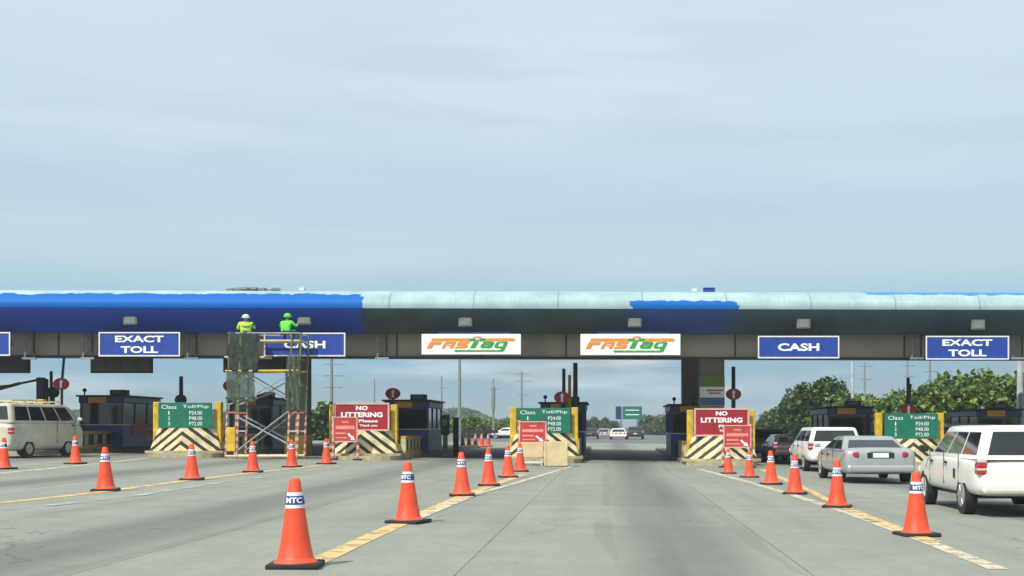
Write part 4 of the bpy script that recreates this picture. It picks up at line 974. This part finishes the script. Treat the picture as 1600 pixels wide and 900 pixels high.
for zz in (1.08, 1.28): MB().cyl((0, 0, zz * s), (0, 0, (zz + .045) * s), .168 * s, n=20).build('vest_stripe', 'steel', w1)
# crouching worker in bright green
J2 = [(0, 0, .30), (0, .06, .50), (0, .13, .70), (0, .17, .82), (0, .20, .91), (0, .21, .98),
      (-.12, .05, .30), (-.17, .42, .46), (-.16, .30, .08), (-.16, .42, .03), (.12, .05, .30), (.18, .42, .44), (.17, .28, .08), (.17, .40, .03),
      (-.18, .14, .74), (-.27, .26, .55), (-.16, .48, .60), (-.13, .56, .62), (.18, .14, .74), (.30, .24, .58), (.26, .46, .70), (.25, .54, .74)]
Rr2 = [.165, .155, .165, .06, .075, .085, .10, .07, .05, .04, .10, .07, .05, .04, .075, .05, .038, .032, .075, .05, .038, .032]
def vf2(c):
    if c.z > .80 and abs(c.x) < .12: return 2
    if c.y > .36 and c.z > .52: return 2
    if c.z > .40 and c.y < .34: return 1
    return 0
w2 = person('crouching worker in bright green vest above the left cash sign', ((447 - CX) * 48.95 / F, 48.8, zp2), R(-15), J2, Rr2, E, 'hivis_green', vf2, scale=.93)
w2.scale = (1.25, 1, 1); dress(w2, (0, .20, .98), 'hivis_green', .93); hand(w2, (-.13, .56, .62), (.1, 1, .1), .93); hand(w2, (.25, .54, .74), (-.1, 1, .3), .93)

# ---------------------------------------------------------------- poles and far gantry
def pole(x, ytop, Y, r, m, label, arms=(), name='utility_pole'):
    X = (x - CX) * Y / F; g = gz(X, Y); zt_ = ZC - (ytop - HY) * Y / F - g
    o = empty(name, (X, Y, g), 0, label, name.replace('_', ' '))
    MB().cyl((0, 0, -.1), (0, 0, zt_), r, r * .6, n=10).build('shaft', m, o)
    for (dz, w) in arms:
        w *= .8; MB().box((w * .12, 0, zt_ - dz), (w, .08, .08)).build('crossarm', m, o)
    return o
o = pole(718, 538, 118, .20, 'pole_grey', 'tall grey lamp post left of the far cones', name='lamp_post'); 
MB().box((1.1, 0, 9.0), (2.2, .1, .1)).build('lamp_arm', 'pole_grey', o); MB().box((2.3, 0, 8.95), (.7, .3, .15), bev=.04).build('lamp_head', 'lamp_grey', o)
pole(771, 592, 150, .14, 'pole_grey', 'utility pole with thick middle between the lamp post and the green board', [(1.2, 1.6)]); 
q = MB().cyl((0, 0, 0), (0, 0, 2.6), .26, .26, n=10).build('transformer', 'pole_grey'); q.location = ((771 - CX) * 150 / F, 149.6, 1.42 + (667 - 640) / 2000 * 150); tag(q, 'grey cylinder transformer fixed on the middle utility pole', 'transformer')
pole(815, 580, 140, .16, 'pole_grey', 'utility pole with crossarms left of the round sign and wooden boxes', [(.3, 1.9), (1.1, 2.2), (2.6, 1.6)])
pole(518, 540, 110, .18, 'pole_grey', 'utility pole with crossarms right of the scaffold', [(1.6, 2.3), (2.6, 2.3), (3.6, 2.0)])
pole(585, 592, 260, .22, 'pole_grey', 'faint far pole above the left no littering board', [(1, 3)])
pole(690, 588, 260, .22, 'pole_grey', 'faint far pole left of the tall lamp post', [(1, 3), (2.4, 3)])
pole(1332, 540, 100, .17, 'pole_pale', 'pale thick lamp post right of the right cash sign', name='lamp_post')
pole(1351, 566, 120, .12, 'pole_grey', 'thin utility pole right of the pale lamp post', [(.4, 1.6), (1.6, 1.4)])
pole(1418, 545, 105, .09, 'pole_grey', 'thin pole above the right green board', [(1.4, 1.2), (2.3, 1.2)])
pole(1453, 545, 112, .13, 'pole_grey', 'utility pole left of the leafy trees under the exact toll sign', [(1.0, 1.6), (2.0, 1.6)])
pole(1594, 540, 78, .26, 'pole_pale', 'thick white post at the right edge of the photo', name='lamp_post')

# far overhead direction sign
gx0 = (962 - CX) * 200 / F; gx1 = (1004 - CX) * 200 / F
o = empty('road_sign', ((gx0 + gx1) / 2, 200, 0), 0, 'far green direction sign above the distant cars', 'road sign')
z0, z1 = 1.42 + (667 - 655) / 10, 1.42 + (667 - 635) / 10
MB().box(((gx1 - gx0) * .12, 0, (z0 + z1) / 2), ((gx1 - gx0) * .72, .15, z1 - z0)).build('green_panel', 'sign_green', o)
MB().box((-(gx1 - gx0) * .40, .02, (z0 + z1) / 2), ((gx1 - gx0) * .2, .15, z1 - z0)).build('dark_panel', 'navy', o)
b = MB(); [b.box(((gx1 - gx0) * .12, -.09, z0 + (z1 - z0) * t), ((gx1 - gx0) * .5, .02, .14)) for t in (.35, .7)]; b.build('text_line', 'sign_white', o)
for t in (-.3, .3): MB().cyl(((gx1 - gx0) * t, .1, 0), ((gx1 - gx0) * t, .1, z1), .13, n=8).build('post', 'pole_grey', o)

# ---------------------------------------------------------------- trees
def crown_mesh(rx, ry, rz_, nclump, nleaf, size, seed, m):
    rnd = random.Random(seed); vs = []; fs = []
    clumps = []
    for _ in range(nclump):
        a = rnd.uniform(0, 2 * math.pi); el = math.asin(rnd.uniform(-.55, 1)); rr = rnd.uniform(.45, 1.0) ** .6
        c = Vector((math.cos(a) * math.cos(el) * rx * rr, math.sin(a) * math.cos(el) * ry * rr, math.sin(el) * rz_ * rr)); clumps.append((c, rnd.uniform(.16, .34) * rx))
    for c, cr_ in clumps:
        for _ in range(nleaf):
            d = Vector((rnd.gauss(0, 1), rnd.gauss(0, 1), rnd.gauss(0, .65))); d.normalize(); p = c + d * cr_ * rnd.uniform(.3, 1.0) ** .5
            q = Euler((rnd.uniform(-1, 1), rnd.uniform(-1, 1), rnd.uniform(0, 6.28))).to_matrix(); s_ = size * rnd.uniform(.6, 1.4)
            k = len(vs)
            for u in ((-.5, -.25, 0), (.1, -.35, .05), (.6, 0, 0), (.1, .35, .05), (-.5, .25, 0)): vs.append(p + q @ (Vector(u) * s_))
            fs.append((k, k + 1, k + 2, k + 3, k + 4))
    me = bpy.data.meshes.new('crown'); me.from_pydata(vs, [], fs); me.materials.append(M[m]); return me
def trunk_mesh(h, r, seed, spread):
    rnd = random.Random(seed); b = MB(); b.cyl((0, 0, -.2), (0, 0, h * .55), r, r * .7, n=8)
    for i in range(6):
        a = i * 1.05 + rnd.uniform(-.3, .3); b.cyl((0, 0, h * rnd.uniform(.35, .55)), (math.cos(a) * spread * .6, math.sin(a) * spread * .6, h * rnd.uniform(.8, 1.15)), r * .5, r * .15, n=6)
    bm_o = b.build('trunk', 'trunk'); me = bm_o.data; bpy.data.objects.remove(bm_o); return me
CR = {('a', i): crown_mesh(3.2, 3.0, 1.7, 46, 120, .30, 10 + i, 'leaf_a') for i in range(2)}
CR.update({('b', i): crown_mesh(2.8, 2.6, 2.1, 40, 110, .30, 20 + i, 'leaf_b') for i in range(2)})
CR.update({('c', i): crown_mesh(2.6, 2.4, 1.3, 34, 120, .28, 30 + i, 'leaf_c') for i in range(2)})
TR = [trunk_mesh(3.0, .16, 5 + i, 2.4) for i in range(2)]
def tree(x, ytop, Y, kind, sx, label, group, squash=1.0):
    X = (x - CX) * Y / F; g = gz(X, Y); zt_ = ZC - (ytop - HY) * Y / F - g
    o = empty('broadleaf_tree', (X, Y, g), random.uniform(0, 6), label, 'tree', group)
    rz_ = {'a': 1.9, 'b': 2.3, 'c': 1.5}[kind]; s_ = sx; v = squash * sx
    cm = CR[(kind, random.randint(0, 1))]; c = bpy.data.objects.new('crown', cm); link(c, o); c.scale = (s_, s_, v); c.location = (0, 0, max(.6, zt_ - rz_ * v))
    t = bpy.data.objects.new('trunk', TR[random.randint(0, 1)]); link(t, o); hh = max(.8, zt_ - rz_ * v); t.scale = (s_, s_, hh / 3.0)
tree(1290, 592, 100, 'b', 1.05, 'rounded dark green tree left of the pale lamp post', 'trees right of the plaza')
tree(1262, 612, 108, 'b', .9, 'dark green tree above the high white car', 'trees right of the plaza')
tree(1236, 632, 120, 'b', .9, 'lower tree left of the rounded dark one', 'trees right of the plaza')
tree(1205, 645, 140, 'b', .9, 'small distant tree right of the right notice board', 'trees right of the plaza')
tree(1325, 622, 95, 'c', 1.0, 'light green spreading tree above the booth by the silver sedan', 'trees right of the plaza')
tree(1365, 620, 100, 'c', 1.05, 'light green tree left of the right red round sign', 'trees right of the plaza')
tree(1400, 625, 105, 'a', 1.0, 'mid green tree behind the right red round sign', 'trees right of the plaza')
tree(1450, 606, 92, 'a', 1.0, 'spreading tree right of the right red round sign', 'trees right of the plaza')
tree(1495, 592, 88, 'a', 1.15, 'broad leafy tree under the right exact toll sign', 'trees right of the plaza')
tree(1540, 584, 90, 'a', 1.25, 'tallest leafy tree near the right edge of the photo', 'trees right of the plaza')
tree(1590, 590, 86, 'c', 1.2, 'light green tree cut by the right edge of the photo', 'trees right of the plaza')
tree(1640, 600, 86, 'a', 1.2, 'leafy tree beyond the right edge behind the white post', 'trees right of the plaza')
tree(500, 638, 105, 'b', 1.0, 'dark bushy tree between the scaffold and the left no littering board', 'trees left of the road')
#tree(470, 650, 115, 'b', .9, 'dark bushy tree behind the right scaffold posts', 'trees left of the road')
tree(530, 645, 125, 'b', .9, 'bushy tree hidden mostly by the left no littering board', 'trees left of the road')
tree(733, 650, 150, 'c', .9, 'small light green tree beside the foot of the lamp post', 'trees left of the road', .8)
tree(757, 656, 160, 'a', 1.0, 'low green tree behind the far cones', 'trees left of the road', .8)
tree(784, 655, 165, 'a', 1.0, 'low green tree left of the green board with wooden boxes', 'trees left of the road', .8)
for i, (x, yt, Y) in enumerate([(905, 660, 260), (925, 658, 250), (948, 657, 270), (1018, 652, 240), (1032, 660, 230), (1046, 655, 220)]):
    tree(x, yt, Y, 'b', 1.1, ['tiny hazy tree at the left edge of the open lane view', 'hazy tree behind the far dark car', 'hazy tree left of the far green sign', 'hazy dark tree right of the far green sign', 'low hazy bush by the far road edge', 'hazy tree near the black post of the open lane'][i], 'hazy far trees down the road')
# far wood that reads as one mass
vs = []; fs = []; rnd = random.Random(99)
for _ in range(26000):
    X = rnd.uniform(-330, 300); 
    if -8 < X < 12: continue
    Y = 430 + rnd.uniform(0, 40); top = 4.0 + 2.2 * math.sin(X * .09) + 1.5 * math.sin(X * .23 + 1) + (5 if X > 70 else 0)
    z = rnd.uniform(0, 1) ** .7 * max(2, top); q = Euler((rnd.uniform(-1, 1), rnd.uniform(-1, 1), rnd.uniform(0, 6.28))).to_matrix(); k = len(vs)
    for u in ((-1, -.6, 0), (1, -.6, 0), (1.1, .6, .2), (-1, .6, 0)): vs.append(Vector((X, Y, z)) + q @ (Vector(u) * 1.1))
    fs.append((k, k + 1, k + 2, k + 3))
me = bpy.data.meshes.new('far_wood'); me.from_pydata(vs, [], fs); me.materials.append(M['leaf_b']); o = bpy.data.objects.new('far_wood', me); link(o); tag(o, 'hazy line of far-off trees along the horizon', 'woodland', kind='stuff')
# dark guard rail beyond the far cones
o = empty('guard_rail', (-24, 128, gz(-24, 128)), 0, 'long dark guard rail behind the far cones', 'guard rail')
MB().box((0, 0, .75), (26, .08, .3)).build('rail', 'black', o)
for i in range(14): MB().box((-12.6 + i * 1.94, .1, .4), (.12, .12, .8)).build('post', 'grey_paint', o)

# ---------------------------------------------------------------- haze
hz = bpy.data.materials.new('haze'); hz.use_nodes = True; t = hz.node_tree; t.nodes.remove(t.nodes['Principled BSDF'])
v = t.nodes.new('ShaderNodeVolumePrincipled'); v.inputs['Color'].default_value = (.80, .88, .95, 1); v.inputs['Density'].default_value = .0007; v.inputs['Anisotropy'].default_value = .2
t.links.new(v.outputs[0], t.nodes['Material Output'].inputs['Volume']); M['haze'] = hz
b = MB().box((0, 2040, 7), (6400, 5200, 16.6)); o = b.build('haze', hz); tag(o, 'thin pale haze over the whole place', 'haze', kind='stuff')
